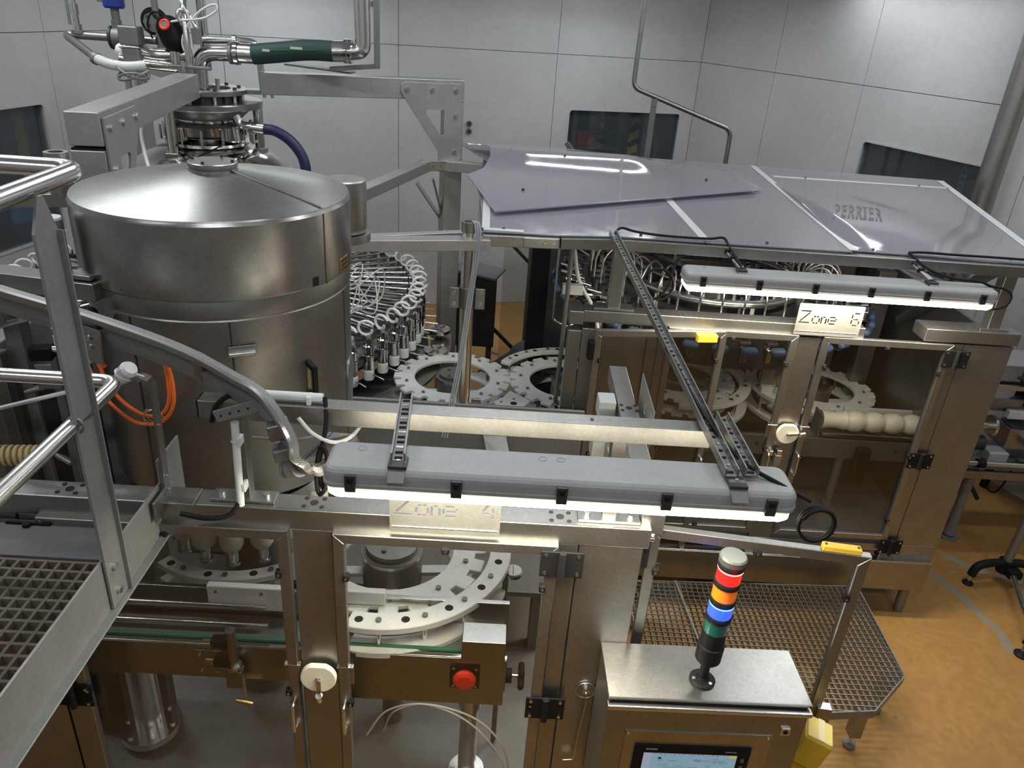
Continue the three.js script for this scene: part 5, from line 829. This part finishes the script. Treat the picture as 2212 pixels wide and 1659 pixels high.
// ---------------------------------------------------------------- rinser carousel inside zone 6
{
  const t = thing('rinser_carousel', 'rotary rinser with bent chrome tubes over a ring pipe under the clear roof', 'machine', [1.5, .1, -5.3]), TAU = Math.PI * 2, N = 40;
  put(t, 'column', cyl(.16, 1.6, 28), M.dull, [0, .70, 0]); const ring = new THREE.Shape(); ring.absarc(0, 0, .92, 0, TAU, false); hole(ring, 0, 0, .60); put(t, 'table_ring', slab(ring, 1.52, .02, .002, 72), M.satin);
  put(t, 'ring_pipe', new THREE.TorusGeometry(.62, .03, 14, 80), M.bright, [0, 1.62, 0], [Math.PI / 2, 0, 0]); put(t, 'cover_ring', new THREE.TorusGeometry(.56, .012, 8, 64), M.bright, [0, 1.7, 0], [Math.PI / 2, 0, 0]);
  for (let k = 0; k < 6; k++) put(t, 'pipe_bracket', rbox(.03, .10, .03, .003), M.steel, [.62 * Math.cos(k * 1.047 + .3), 1.575, .62 * Math.sin(k * 1.047 + .3)]);
  put(t, 'spider_arm', rbox(1.2, .03, .07, .004), M.satin, [0, 1.58, 0], [0, .5, 0]); put(t, 'spider_arm', rbox(1.2, .03, .07, .004), M.satin, [0, 1.58, 0], [0, 2.1, 0]); put(t, 'hub', cyl(.2, .14, 28), M.dull, [0, 1.54, 0]);
  const bend = pipe([[.62, 1.64, 0], [.62, 1.78, 0], [.76, 1.86, 0], [.86, 1.76, 0], [.86, 1.53, 0]], .0075, .11, 8), fit = cyl(.014, .05, 10), slotG = rbox(.06, .006, .02, .002), gripA = rbox(.12, .03, .04, .006), gripB = rbox(.05, .022, .07, .006), armG = rod(V(0, 0, 0), V(.1, .03, .02), .012, 8), capG = new THREE.CapsuleGeometry(.026, .05, 4, 10);
  for (let k = 0; k < N; k++) {
    const g = new THREE.Group(); g.name = 'rinsing_station'; g.rotation.y = -k * TAU / N; t.add(g);
    put(g, 'rinse_tube', bend, M.bright); put(g, 'fitting', fit, M.bright, [.62, 1.67, 0]); put(g, 'fitting', fit, M.dark, [.86, 1.56, 0]); put(g, 'slot', slotG, M.hole, [.72, 1.541, .02]); put(g, 'slot', slotG, M.hole, [.80, 1.541, -.03]);
    put(g, 'gripper_body', gripA, M.polish, [.98, 1.55, 0], [0, .2, .1]); put(g, 'gripper_jaw', gripB, M.dark, [1.05, 1.53, .02]); put(g, 'gripper_jaw', gripB, M.bright, [1.05, 1.575, -.02], [.3, 0, .2]); put(g, 'gripper_arm', armG, M.bright, [.93, 1.57, 0]); const c = put(g, 'gripper_pad', capG, M.plastBlue, [1.11, 1.50, 0], [Math.PI / 2, 0, 0]); c.castShadow = true;
    put(g, 'bottle_clamp', rbox(.05, .09, .035, .006), M.polish, [1.0, 1.43, 0]); put(g, 'clamp_head', new THREE.SphereGeometry(.022, 10, 8), M.bright, [1.01, 1.50, .02]);
  }
  put(t, 'drip_skirt', lathe([[.90, 1.30], [.93, 1.30], [.93, 1.5], [.90, 1.5]], 60), M.dark);
}
starWheel('white star wheel at the left inside the far guard', 1.30, 1.05, -4.93, .15); arcGuide('white curved double guide round the left star wheel of the far guard', 1.30, 1.06, -4.93, .42, .50, -1.9, 1.75, .12, 6);
starWheel('white star wheel at the right inside the far guard', 2.28, 1.05, -4.90, .1); arcGuide('white curved double guide left of the right star wheel of the far guard', 2.28, 1.06, -4.90, .42, .49, 1.2, 3.9, .12, 4);
{ // feed screw
  const t = thing('feed_screw', 'white plastic feed screw with scalloped flights behind the right far door', 'screw'), prof = []; for (let i = 0; i <= 60; i++) { const s = i / 60, w = s < .22 ? .05 + .012 * Math.pow(s / .22 - .5, 2) * 4 : .040 + .027 * Math.pow(Math.abs(Math.sin((s - .22) / .78 * Math.PI * 4.5)), .55); prof.push([w, s * .72]); }
  const g = lathe([[0, 0], ...prof, [0, .72]], 28); g.rotateZ(-Math.PI / 2); put(t, 'flights', g, M.cream, [2.1, 1.10, -4.34]); put(t, 'bed', rbox(.72, .012, .12, .002), M.steel, [2.46, 1.025, -4.32]); put(t, 'bed_edge', rbox(.72, .014, .014, .002), M.bright, [2.46, 1.035, -4.265]); put(t, 'end_plate', rbox(.01, .16, .12, .002), M.dull, [2.085, 1.08, -4.34]);
  put(t, 'back_guide', rbox(.5, .07, .02, .003), M.white, [2.55, 1.10, -4.47]); put(t, 'front_beam', rbox(1.5, .14, .03, .003), M.dull, [2.02, .93, -4.28]); for (const x of [1.4, 1.7, 2.35, 2.6]) put(t, 'beam_bolt', at(hexHead, 0, 0, 0, Math.PI / 2, 0, 0), M.dark, [x, .94, -4.262]);
}
for (const [x, z, l] of [[2.28, -4.3, 'front'], [2.08, -4.6, 'rear']]) { const t = thing('pedestal', `slim ${l} pedestal under the feed screw`, 'pedestal', [x, .475, z]); put(t, 'column', cyl(.028, .40, 18), M.dull, [0, .2, 0]); put(t, 'collar', cyl(.042, .04, 18), M.dull, [0, .02, 0]); put(t, 'head', cyl(.035, .05, 18), M.dull, [0, .4, 0]); }
{ const t = thing('drive_guard', 'black rounded drive cover under the feed screw', 'cover', [2.36, .86, -4.2]); put(t, 'cover', rbox(.1, .26, .06, .03, 3), M.black); for (const y of [-.08, .06]) put(t, 'screw', at(hexSmall, 0, 0, 0, Math.PI / 2, 0, 0), M.bright, [0, y, .032]); }
{ const t = thing('rear_enclosure', 'dark steel back panels of the far machine', 'panel'); for (let k = 0; k < 5; k++) put(t, 'panel', rbox(.58, 1.75, .02, .003), M.dull, [.52 + k * .6, 1.3, -6.14 + k * .02]); put(t, 'upright', rbox(.12, 1.5, .08, .004), M.steel, [2.62, 1.15, -5.05]); put(t, 'upright', rbox(.06, 1.5, .06, .004), M.black, [2.52, 1.15, -5.2]); for (const x of [2.42, 2.36]) put(t, 'rail', rbox(.02, 1.4, .03, .002), M.dull, [x + .45, 1.15, -5.6]); }
{ const t = thing('bottle_sensor', 'small steel sensor bracket over the far guide', 'bracket', [1.86, 1.15, -4.75]); put(t, 'bracket', rbox(.09, .16, .03, .003), M.steel, [0, .04, 0]); put(t, 'foot', rbox(.08, .05, .06, .003), M.white, [0, -.04, .02]); put(t, 'sensor', rod(V(.05, .06, .02), V(.07, -.02, .03), .008), M.brass); }
// ---------------------------------------------------------------- rails, round post and column between filler and far guard
{
  const t = thing('round_post', 'round stainless post with a bolted clamp in front of the star wheels', 'post', [-.165, 0, -3.72]); put(t, 'tube', lathe([[.026, 1.12], [.036, 1.12], [.036, 2.38], [.026, 2.38], [.026, 2.30]], 28), M.bright); put(t, 'lower_tube', cyl(.026, 1.12, 20), M.bright, [0, .56, 0]); put(t, 'foot_clamp', rbox(.11, .06, .10, .006), M.dull, [0, 1.33, 0]);
  put(t, 'clamp_band', cyl(.042, .11, 28), M.steel, [0, 2.0, 0]); for (const s of [-1, 1]) { const p = put(t, 'clamp_ear', rbox(.05, .11, .012, .003), M.steel, [s * .066, 2.0, .02]); for (const y of [-.03, .03]) put(p, 'ear_bolt', at(hexHead, 0, 0, 0, Math.PI / 2, 0, 0), M.bright, [0, y, .01]); }
  put(t, 'top_collar', lathe([[.036, 0], [.043, 0], [.043, .05], [.028, .05], [.028, .0]], 28), M.steel, [0, 2.34, 0]); put(t, 'side_bracket', rbox(.05, .18, .012, .003), M.steel, [.07, 1.34, .02]);
}
for (let k = 0; k < 3; k++) cable(['left of three thin grey cables running down the round post', 'middle of three thin grey cables running down the round post', 'right of three thin grey cables running down the round post'][k], [[-.165 + k * .008, 2.36, -3.72], [-.15 + k * .011, 2.40, -3.70], [-.135 + k * .011, 2.36, -3.678], [-.14 + k * .010, 2.2, -3.674], [-.165 + k * .010, 1.95, -3.670], [-.19 + k * .01, 1.7, -3.662], [-.235 + k * .012, 1.4, -3.66], [-.27 + k * .014, 1.2, -3.66]], .005, S({ color: lin(.30, .32, .34), roughness: .5 }));
{ const t = thing('filler_rail', 'square steel rail from the drum to the round post', 'rail'); put(t, 'rail', beam(V(-1.0, 2.285, -3.50), V(-.07, 2.285, -3.73), .09, .055), M.blasted); put(t, 'rear_rail', beam(V(-.75, 2.283, -3.62), V(-.16, 2.283, -3.86), .05, .05), M.blasted); put(t, 'bolt', hexSmall, M.bright, [-.29, 2.33, -3.76]); }
{ const t = thing('rear_rail', 'angled square rail meeting at a splice behind the filler', 'rail'); put(t, 'rail', beam(V(-1.0, 2.27, -4.2), V(-.585, 2.27, -5.72), .09, .07), M.blasted); put(t, 'rail', beam(V(-.48, 2.27, -5.74), V(-.16, 2.27, -5.72), .08, .07), M.blasted); put(t, 'splice_plate', beam(V(-.62, 2.275, -5.62), V(-.45, 2.275, -5.70), .012, .07), M.satin); for (let k = 0; k < 3; k++) put(t, 'splice_bolt', at(hexHead, 0, 0, 0, Math.PI / 2, 0, 0), M.bright, [-.58 + k * .05, 2.275, -5.635 - k * .022]); put(t, 'stay', beam(V(-.55, 2.16, -5.8), V(-.38, 1.5, -5.85), .05, .012), M.satin); put(t, 'stay', beam(V(-.68, 2.10, -5.9), V(-.50, 1.85, -5.9), .1, .01), M.satin); }
one('machine_column', 'black square column left of the far guard', 'column', rbox(.13, 2.3, .16, .006), M.black, [.275, 1.15, -5.32]);
{ const t = thing('chain_cover', 'dark sloping cover plate at the foot of the black column', 'cover'); put(t, 'plate', beam(V(.0, .93, -5.3), V(.42, .98, -5.05), .5, .02), M.dark); put(t, 'edge', beam(V(.05, 1.0, -5.15), V(.5, 1.02, -4.95), .06, .03), M.dark); put(t, 'hood', lathe([[.0, .12], [.25, .11], [.42, .05], [.46, -.1]], 30), S({ color: lin(.05, .06, .09), roughness: .3, metalness: .5 }), [.52, .88, -5.45]); }
{ const t = thing('rail_tubes', 'pair of upright thin tubes beside the black column', 'tube'); put(t, 'tube', pipe([[.40, 2.28, -4.3], [.395, 1.5, -4.3], [.39, 1.12, -4.3], [.55, 1.12, -4.35]], .014, .03, 10), M.dull); put(t, 'tube', pipe([[.33, 2.25, -4.35], [.33, 1.66, -4.35], [.42, 1.62, -4.35], [.52, 1.66, -4.4]], .007, .03, 8), M.bright); put(t, 'air_tube', tube([[.42, 2.1, -4.4], [.47, 1.9, -4.4], [.58, 1.72, -4.38], [.62, 1.55, -4.3]], .012, 30, 8), M.white); put(t, 'clip_box', rbox(.12, .06, .05, .004), M.white, [.43, 1.86, -4.36]); }
{ const t = thing('glass_screen', 'framed clear screen standing before the back wall', 'screen'); const z = -6.3, q = [[.02, .5], [.04, 1.95], [.32, 1.95], [.32, .5]]; put(t, 'stile', beam(V(.0, .35, z), V(-.0, 2.0, z), .03, .03), M.dark); put(t, 'stile', beam(V(.3, .35, z), V(.3, 2.0, z), .03, .03), M.dark); put(t, 'pane', rbox(.27, 1.5, .005, .001), M.pane, [.15, 1.2, z]); put(t, 'diagonal', beam(V(-.02, 1.66, z + .06), V(.36, 1.3, z + .06), .025, .025), M.dark); put(t, 'diagonal', beam(V(-.05, .82, z + .06), V(.3, .48, z + .06), .03, .03), M.dark); put(t, 'foot', rbox(.04, .35, .04, .003), M.dull, [.04, .175, z]); put(t, 'foot', rbox(.04, .35, .04, .003), M.dull, [.26, .175, z]); }
{ const t = thing('supply_cabinet', 'dark narrow cabinet on legs behind the round post', 'cabinet', [-.2, 0, -6.25]); put(t, 'body', rbox(.34, .62, .3, .005), M.dark, [0, 1.0, 0]); put(t, 'sloped_top', beam(V(-.17, 1.36, 0), V(.2, 1.33, .1), .3, .02), M.dull); for (const x of [-.13, .13]) put(t, 'leg', rbox(.05, .7, .05, .003), M.dull, [x, .35, 0]); put(t, 'tap', rod(V(.16, .62, .1), V(.22, .61, .1), .012), M.bright); }

// ---------------------------------------------------------------- right side: outfeed stand, tripod foot, pipes
{
  const t = thing('outfeed_stand', 'stainless outfeed stand with motor boxes right of the far guard', 'stand', [3.55, 0, -4.75]);
  put(t, 'front_rail', rod(V(-.25, .70, .16), V(.9, .70, .16), .02, 14), M.bright); put(t, 'lower_rail', rbox(1.2, .06, .03, .003), M.steel, [.33, .61, .16]); put(t, 'rail_clamp', cyl(.032, .05, 16), M.black, [-.13, .70, .16], [0, 0, Math.PI / 2]); put(t, 'shelf', rbox(1.15, .012, .42, .002), M.dull, [.32, .655, -.06]);
  const b = put(t, 'gear_box', rbox(.26, .16, .18, .005), M.satin, [.2, .84, -.04]); put(b, 'box_mouth', rbox(.22, .012, .14, .002), M.dark, [0, .08, 0]); put(b, 'outlet', cyl(.04, .07, 20), M.steel, [.03, -.01, .12], [Math.PI / 2, 0, 0]); put(b, 'outlet_ring', new THREE.TorusGeometry(.042, .006, 8, 22), M.bright, [.03, -.01, .155]);
  put(t, 'motor_box', rbox(.14, .08, .12, .012, 2), S({ color: lin(.33, .34, .34), roughness: .5 }), [.02, .72, .05]); put(t, 'shaft', rod(V(-.3, .92, .0), V(-.02, .92, .0), .03, 16), M.bright); put(t, 'bearing_plate', lathe([[.03, 0], [.075, 0], [.075, .02], [.03, .02]], 26), M.bright, [-.03, .92, 0], [0, 0, Math.PI / 2]); put(t, 'motor', cyl(.055, .16, 20), M.dark, [-.14, .78, .0], [0, 0, Math.PI / 2]);
  put(t, 'cross_bar', rbox(1.1, .03, .03, .003), M.steel, [.36, 1.0, -.12]); put(t, 'side_bar', rbox(.34, .07, .02, .003), M.steel, [.02, 1.05, -.1]); put(t, 'white_block', rbox(.12, .06, .05, .004), M.white, [.14, .99, -.06]); put(t, 'blue_fitting', cyl(.02, .05, 14), S({ color: lin(.02, .16, .38), roughness: .4 }), [.38, 1.06, -.05], [0, 0, Math.PI / 2]); put(t, 'column_rod', rod(V(.32, 1.24, -.05), V(.25, 1.0, -.05), .014), M.bright); put(t, 'chain', rbox(.3, .02, .03, .003), M.dull, [.35, .69, .06]);
  put(t, 'hood_rail', rbox(1.2, .03, .03, .003), M.bright, [.35, 1.24, .05]); put(t, 'hood_rail', rbox(1.2, .02, .02, .003), M.black, [.35, 1.275, .05]); put(t, 'hood_sheet', beam(V(-.2, 1.40, -.1), V(.9, 1.40, -.1), .3, .006), M.roof); put(t, 'hood_front', rbox(1.15, .12, .005, .001), M.pane, [.35, 1.34, .05]);
  for (const [x, z] of [[-.09, .06], [.8, .06], [.8, -.3]]) { put(t, 'leg', cyl(.034, .62, 18), M.galva, [x, .33, z]); put(t, 'leg_boot', cyl(.045, .06, 18, .036), M.galva, [x, .06, z]); put(t, 'foot_plate', cyl(.075, .016, 6), M.galva, [x, .008, z]); }
}
{ const t = thing('cable_tray', 'short slotted cable tray with an open end under the outfeed stand', 'tray', [3.52, .30, -5.0]); t.rotation.set(.2, .3, .0); put(t, 'floor_plate', rbox(.16, .01, .3, .002), M.dull); for (const s of [-1, 1]) put(t, 'side', rbox(.008, .05, .3, .002), M.steel, [s * .08, .02, 0]); for (let k = 0; k < 6; k++) put(t, 'rung', rbox(.15, .008, .014, .002), M.black, [0, .012, -.12 + k * .045]); put(t, 'stay', beam(V(.12, .12, -.1), V(.2, -.1, .16), .03, .02), M.dark); put(t, 'hanger', rbox(.03, .3, .03, .002), M.dull, [0, -.15, -.1]); }
cable('black cable with a connector dangling under the outfeed stand', [[3.55, .58, -4.7], [3.6, .45, -4.7], [3.68, .4, -4.7], [3.72, .46, -4.7], [3.74, .6, -4.7]], .007);
{ // tripod base
  const t = thing('tripod_base', 'black three-footed stand base with a brown tube on the floor', 'stand', [3.57, 0, -4.2]); put(t, 'hub', cyl(.05, .09, 20), M.black, [0, .13, 0]); put(t, 'tube', rod(V(0, .1, 0), V(.06, 1.15, -.04), .028, 18), M.dull);
  const arms = [[2.95, .25], [.15, .2], [.95, .26]].slice(0, 2); for (const [a, L] of arms) { put(t, 'foot_arm', tube([[0, .15, 0], [L * .5 * Math.cos(a), .165, L * .5 * Math.sin(a)], [L * .9 * Math.cos(a), .14, L * .9 * Math.sin(a)], [L * Math.cos(a), .07, L * Math.sin(a)]], .028, 24, 12), M.rubber); put(t, 'foot_pad', lathe([[0, 0], [.034, 0], [.036, .008], [.024, .018], [.012, .03], [0, .03]], 20), M.rubber, [L * Math.cos(a), 0, L * Math.sin(a)]); put(t, 'foot_stem', cyl(.011, .06, 10), M.bright, [L * Math.cos(a), .05, L * Math.sin(a)]); }
  put(t, 'cross_tube', rod(V(.02, .12, .04), V(-.22, .12, .72), .02, 14), M.bright); put(t, 'clamp', rbox(.09, .06, .09, .01), M.black, [.02, .12, .06]);
}
{ const t = thing('stand_foot', 'black rubber levelling foot at the right edge on the floor', 'foot', [3.31, 0, -3.5]); put(t, 'pad', lathe([[0, 0], [.042, 0], [.044, .01], [.028, .02], [.014, .035], [0, .035]], 22), M.rubber); put(t, 'stem', cyl(.012, .07, 10), M.dull, [0, .06, 0]); put(t, 'arm', tube([[0, .08, 0], [.02, .12, -.005], [.08, .15, -.02], [.2, .16, -.06]], .028, 20, 12), M.black); }
one('wall_pipe', 'big stained vertical steel pipe beside the right window', 'pipe', rod(V(3.70, 0, -6.0), V(3.69, 4.7, -6.02), .085, 32), M.steel);
{ const t = thing('thin_pipe', 'thin steel pipe dropping down and stepping right before the back wall', 'pipe'); put(t, 'pipe', pipe([[1.12, 4.68, -7.5], [1.10, 2.75, -7.5], [2.06, 2.44, -7.5], [2.08, 1.2, -7.5]], .022, .07, 16), M.steel); }
{ const t = thing('pipe_support', 'square post carrying the stepped thin pipe', 'post', [1.31, 0, -7.5]); put(t, 'post', rbox(.05, 2.60, .04, .003), M.dull, [0, 1.30, 0]); put(t, 'saddle', rbox(.05, .07, .05, .003), M.dull, [0, 2.63, 0]); put(t, 'base', rbox(.14, .012, .12, .002), M.dull, [0, .006, 0]); }
{ const t = thing('stair_stringer', 'short sloping steel bar seen against the back window', 'bar'); put(t, 'bar', beam(V(.62, 2.06, -8.6), V(1.05, 1.55, -8.4), .04, .05), M.steel); put(t, 'post', rbox(.05, 1.6, .05, .003), M.steel, [1.05, .8, -8.4]); }
{ const t = thing('notice_plate', 'grey plate with a hook at the foot of the right wall', 'plate', [2.45, 1.72, -8.7], -1.0); put(t, 'plate', rbox(.5, .14, .02, .003), M.dull); put(t, 'hook', new THREE.TorusGeometry(.03, .007, 8, 16, Math.PI), M.bright, [-.18, .04, .02]); put(t, 'stand', rbox(.05, 1.65, .03, .003), M.dull, [0, -.87, -.01]); }
{ const g = 'cable bushings on the back wall', n = V(1.52, 0, 5.83).normalize(), ry = Math.atan2(n.x, n.z); for (const y of [2.135, 2.055]) { const t = thing('wall_bushing', y > 2.1 ? 'upper of two round grey bushings on the back wall' : 'lower of two round grey bushings on the back wall', 'bushing', [-.46 + n.x * .004, y, -8.98 + n.z * .004], ry, g); put(t, 'rim', cyl(.032, .02, 22), M.dull, [0, 0, .01], [Math.PI / 2, 0, 0]); put(t, 'core', cyl(.022, .006, 20), M.dark, [0, 0, .021], [Math.PI / 2, 0, 0]); } }
{ const t = thing('dark_rack', 'dark equipment rack at the far right edge', 'rack', [4.25, 0, -5.2], -1.1); put(t, 'frame_post', rbox(.05, 2.1, .05, .003), M.black, [-.25, 1.05, 0]); put(t, 'frame_post', rbox(.05, 2.1, .05, .003), M.black, [.25, 1.05, 0]); for (let k = 0; k < 9; k++) put(t, 'shelf_bar', rbox(.48, .02, .3, .002), M.dark, [0, .5 + k * .18, 0]); put(t, 'back_panel', rbox(.46, 1.9, .01, .002), M.dull, [0, 1.1, -.15]); }

// ---------------------------------------------------------------- left background under the handrail
{ const t = thing('cap_sorter', 'grey sorter housing with slotted plate at the left edge', 'machine', [-2.35, 0, -2.95]); put(t, 'body', rbox(.7, .8, .5, .01), M.dull, [0, 1.6, 0]); put(t, 'slotted_plate', rbox(.5, .34, .02, .004), S({ color: lin(.12, .12, .12), roughness: .5, metalness: .5 }), [.1, 1.95, .27], [-.3, .2, .2]); put(t, 'plate_ring', new THREE.TorusGeometry(.04, .012, 8, 22), M.steel, [.12, 1.93, .3], [-.3, .2, 0]); put(t, 'plate_slot', rbox(.06, .014, .006, .002), M.bright, [.2, 1.95, .295], [-.3, .2, .5]); put(t, 'leg', rbox(.1, 1.2, .1, .005), M.dull, [-.2, .6, 0]); put(t, 'leg', rbox(.1, 1.2, .1, .005), M.dull, [.2, .6, 0]); }
for (const [x, y, z, l] of [[-1.72, 2.38, -2.45, 'upper'], [-1.5, 2.22, -2.32, 'lower']]) { const t = thing('proximity_switch', `${l} black sensor block on a light bracket left of the drum`, 'sensor', [x, y, z], .2); put(t, 'sensor_block', rbox(.07, .045, .05, .005), M.black); put(t, 'bracket', rbox(.05, .12, .006, .002), M.galva, [.01, -.08, .02], [.4, 0, 0]); put(t, 'nut', cyl(.014, .03, 6), M.bright, [.05, .01, 0], [0, 0, Math.PI / 2]); put(t, 'cable_boot', tube([[.06, .012, 0], [.1, .02, .0], [.15, .005, .01], [.19, -.05, .02]], .009, 20, 8), M.orange); }
{ const t = thing('flat_brackets', 'bright flat strips crossing under the cap chute at the left', 'bracket'); put(t, 'strip', beam(V(-1.9, 2.2, -2.4), V(-1.45, 2.32, -2.5), .06, .006), M.galva); put(t, 'strip', beam(V(-1.75, 2.02, -2.2), V(-1.2, 2.18, -2.25), .02, .01), M.pvc); put(t, 'strip', beam(V(-1.45, 2.24, -2.35), V(-1.28, 2.34, -2.4), .07, .006), M.galva); }
{ const t = thing('drain_pipe', 'tan ribbed hose end behind the walkway at the left edge', 'hose', [-1.55, 1.93, -2.15], .2); for (let k = 0; k < 12; k++) put(t, 'rib', new THREE.TorusGeometry(.03, .006, 8, 20), S({ color: lin(.42, .31, .15), roughness: .5 }), [-.14 + k * .018, -k * .001, 0], [0, Math.PI / 2, 0]); put(t, 'liner', rod(V(-.16, 0, 0), V(.08, -.012, 0), .027, 18), S({ color: lin(.30, .22, .1), roughness: .5 })); }
{ const t = thing('side_housing', 'dark upright housing with bolted strips left of the drum', 'housing', [-1.62, 0, -2.55]); put(t, 'panel', rbox(.3, 1.9, .02, .003), M.dark, [0, 1.1, .0], [0, .5, 0]); put(t, 'upright', rbox(.06, 2.1, .06, .003), M.dull, [.18, 1.1, -.02]); put(t, 'upright', rbox(.045, 2.1, .05, .003), M.steel, [-.12, 1.1, .1]); put(t, 'upright', rbox(.03, 2.1, .03, .003), M.dull, [.05, 1.1, .06]); put(t, 'stub', rod(V(-.05, 2.0, .1), V(.02, 2.03, .12), .012), M.bright); put(t, 'stub', rod(V(.02, 1.75, .12), V(.08, 1.73, .14), .012), M.bright); put(t, 'film_sheet', rbox(.2, .5, .01, .004), S({ color: lin(.22, .24, .28), roughness: .25 }), [-.28, 1.85, .18], [-.3, .3, 0]); }

// ---------------------------------------------------------------- neighbouring rooms behind the windows
function roomBehind(name, p0, p1, s0, s1) {
  const L = Math.hypot(p1[0] - p0[0], p1[1] - p0[1]), o = struct(name, [p0[0], 0, p0[1]], -Math.atan2(p1[1] - p0[1], p1[0] - p0[0])), D = 2.6, mx = (s0 + s1) / 2, w = s1 - s0 + 2.6;
  put(o, 'room_back', box(w, 3.2, .05), M.farRoom, [mx, 1.6, -.1 - D]); for (const s of [-1, 1]) put(o, 'room_side', box(.05, 3.2, D), M.farRoom, [mx + s * w / 2, 1.6, -.1 - D / 2]); put(o, 'room_floor', box(w, .05, D), M.farRoom, [mx, .0, -.1 - D / 2]); put(o, 'room_ceiling', box(w, .05, D), M.farRoom, [mx, 3.2, -.1 - D / 2]);
  const t = put(o, 'room_lamp', box(.8, .03, .06), glow(lin(.8, .9, 1), .8), [mx, 3.1, -1.4]); const l = new THREE.RectAreaLight(lin(.8, .9, 1), 1.6, .8, .3); l.position.set(0, -.03, 0); l.rotation.x = -Math.PI / 2; t.add(l);
  return (x, y, z) => V(x, y, z).applyAxisAngle(V(0, 1, 0), o.rotation.y).add(V(p0[0], 0, p0[1]));
}
{
  const Q = roomBehind('trim_1', A, K, LA - 1.56, LA - .16), r = -Math.atan2(K[1] - A[1], K[0] - A[0]), at2 = (x, y, z) => Q(x, y, z).toArray();
  one('upright_bar', 'pale upright bar seen through the back window', 'bar', rbox(.06, 2.6, .05, .003), M.steel, at2(LA - 1.2, 1.3, -.8), [0, r, 0]); one('cabinet_panel', 'blue grey cabinet seen through the back window', 'cabinet', rbox(.5, 1.9, .3, .01), S({ color: lin(.08, .13, .18), roughness: .5 }), at2(LA - .85, 1.35, -1.6), [0, r, 0]);
  one('crate', 'red crate seen through the back window', 'crate', rbox(.22, .16, .2, .01), M.red, at2(LA - 1.0, 1.86, -1.0), [0, r, 0]); one('shelf_board', 'dark shelf under the red crate behind the back window', 'shelf', rbox(.7, .04, .3, .005), M.dull, at2(LA - .95, 1.76, -1.0), [0, r, 0]);
  const hz = thing('hazard_board', 'yellow and black striped board seen through the back window', 'board', at2(LA - .42, 2.05, -.7), r); put(hz, 'board', rbox(.13, .9, .02, .002), M.yellow); for (let k = 0; k < 5; k++) put(hz, 'stripe', at(box(.15, .07, .004), 0, 0, 0, 0, 0, .5), M.black, [0, -.36 + k * .18, .011]);
  one('blue_drum', 'teal drum seen through the back window', 'drum', lathe([[0, 0], [.15, 0], [.16, .02], [.16, .4], [.15, .42], [0, .42]], 26), S({ color: lin(.03, .16, .22), roughness: .45 }), at2(LA - .5, 1.52, -1.2)); one('louvre_panel', 'grey louvred panel at the right of the back window', 'panel', rbox(.22, 1.8, .05, .004), M.dull, at2(LA - .24, 1.5, -.6), [0, r, 0]);
}
{
  const Q = roomBehind('trim_2', K, EB, 2.5, 3.78), r = -Math.atan2(EB[1] - K[1], EB[0] - K[0]), at2 = (x, y, z) => Q(x, y, z).toArray();
  for (const [x, l] of [[3.25, 'left'], [3.42, 'right']]) { const t = thing('perforated_upright', `${l} perforated rack upright seen through the right window`, 'upright', at2(x, 1.4, -.5), r); put(t, 'web', rbox(.06, 2.4, .03, .002), M.galva); for (let k = 0; k < 14; k++) put(t, 'punched_hole', box(.025, .025, .002), M.hole, [0, .1 + k * .06, .016]); }
  one('blue_cabinet', 'dark blue cabinet seen through the right window', 'cabinet', rbox(.7, 1.5, .3, .01), S({ color: lin(.03, .07, .10), roughness: .35 }), at2(2.85, 1.45, -1.2), [0, r, 0]); one('overhead_duct', 'pale blue duct across the top of the right window', 'duct', rbox(1.4, .12, .12, .02), S({ color: lin(.3, .42, .5), roughness: .3 }), at2(3.0, 2.42, -1.5), [0, r, 0]); one('grey_box', 'grey box between cabinet and rack behind the right window', 'box', rbox(.2, .3, .2, .01), M.dull, at2(3.1, 2.0, -.9), [0, r, 0]);
}
{
  const Q = roomBehind('trim_3', EC, A, LC - 3.5, LC - 1.35), r = -Math.atan2(A[1] - EC[1], A[0] - EC[0]), at2 = (x, y, z) => Q(x, y, z).toArray();
  one('yellow_post', 'yellow upright seen through the left window', 'post', rbox(.06, 2.6, .06, .003), S({ color: lin(.45, .38, .04), roughness: .5 }), at2(LC - 1.36, 1.32, -.28), [0, r, 0]); one('steel_column', 'dark grey column beside the yellow upright behind the left window', 'column', rbox(.2, 2.9, .15, .005), S({ color: lin(.12, .14, .16), roughness: .5 }), at2(LC - 1.17, 1.5, -.36), [0, r, 0]);
  one('roller_beam', 'pale beam seen through the left window', 'beam', rbox(.36, .07, .12, .01), M.white, at2(LC - .82, 2.1, -.36), [0, r, 0]); one('green_crate', 'green crate seen through the left window', 'crate', rbox(.36, .16, .2, .01), S({ color: lin(.02, .2, .05), roughness: .5 }), at2(LC - .82, 1.84, -.36), [0, r, 0]); one('blue_board', 'blue board low in the left window', 'board', rbox(.3, .34, .03, .004), S({ color: lin(.06, .14, .25), roughness: .4 }), at2(LC - 1.58, 1.55, -.2), [0, r, 0]); one('pale_panel', 'pale panel behind the yellow upright in the left window', 'panel', rbox(.6, .9, .03, .004), S({ color: lin(.3, .33, .33), roughness: .6 }), at2(LC - .95, 1.95, -1.2), [0, r, 0]); one('grey_stand', 'dark block stack under the pale beam behind the left window', 'stand', rbox(.36, 1.74, .2, .01), M.dull, at2(LC - .82, .88, -.36), [0, r, 0]);
}
renderer.render(scene, camera);
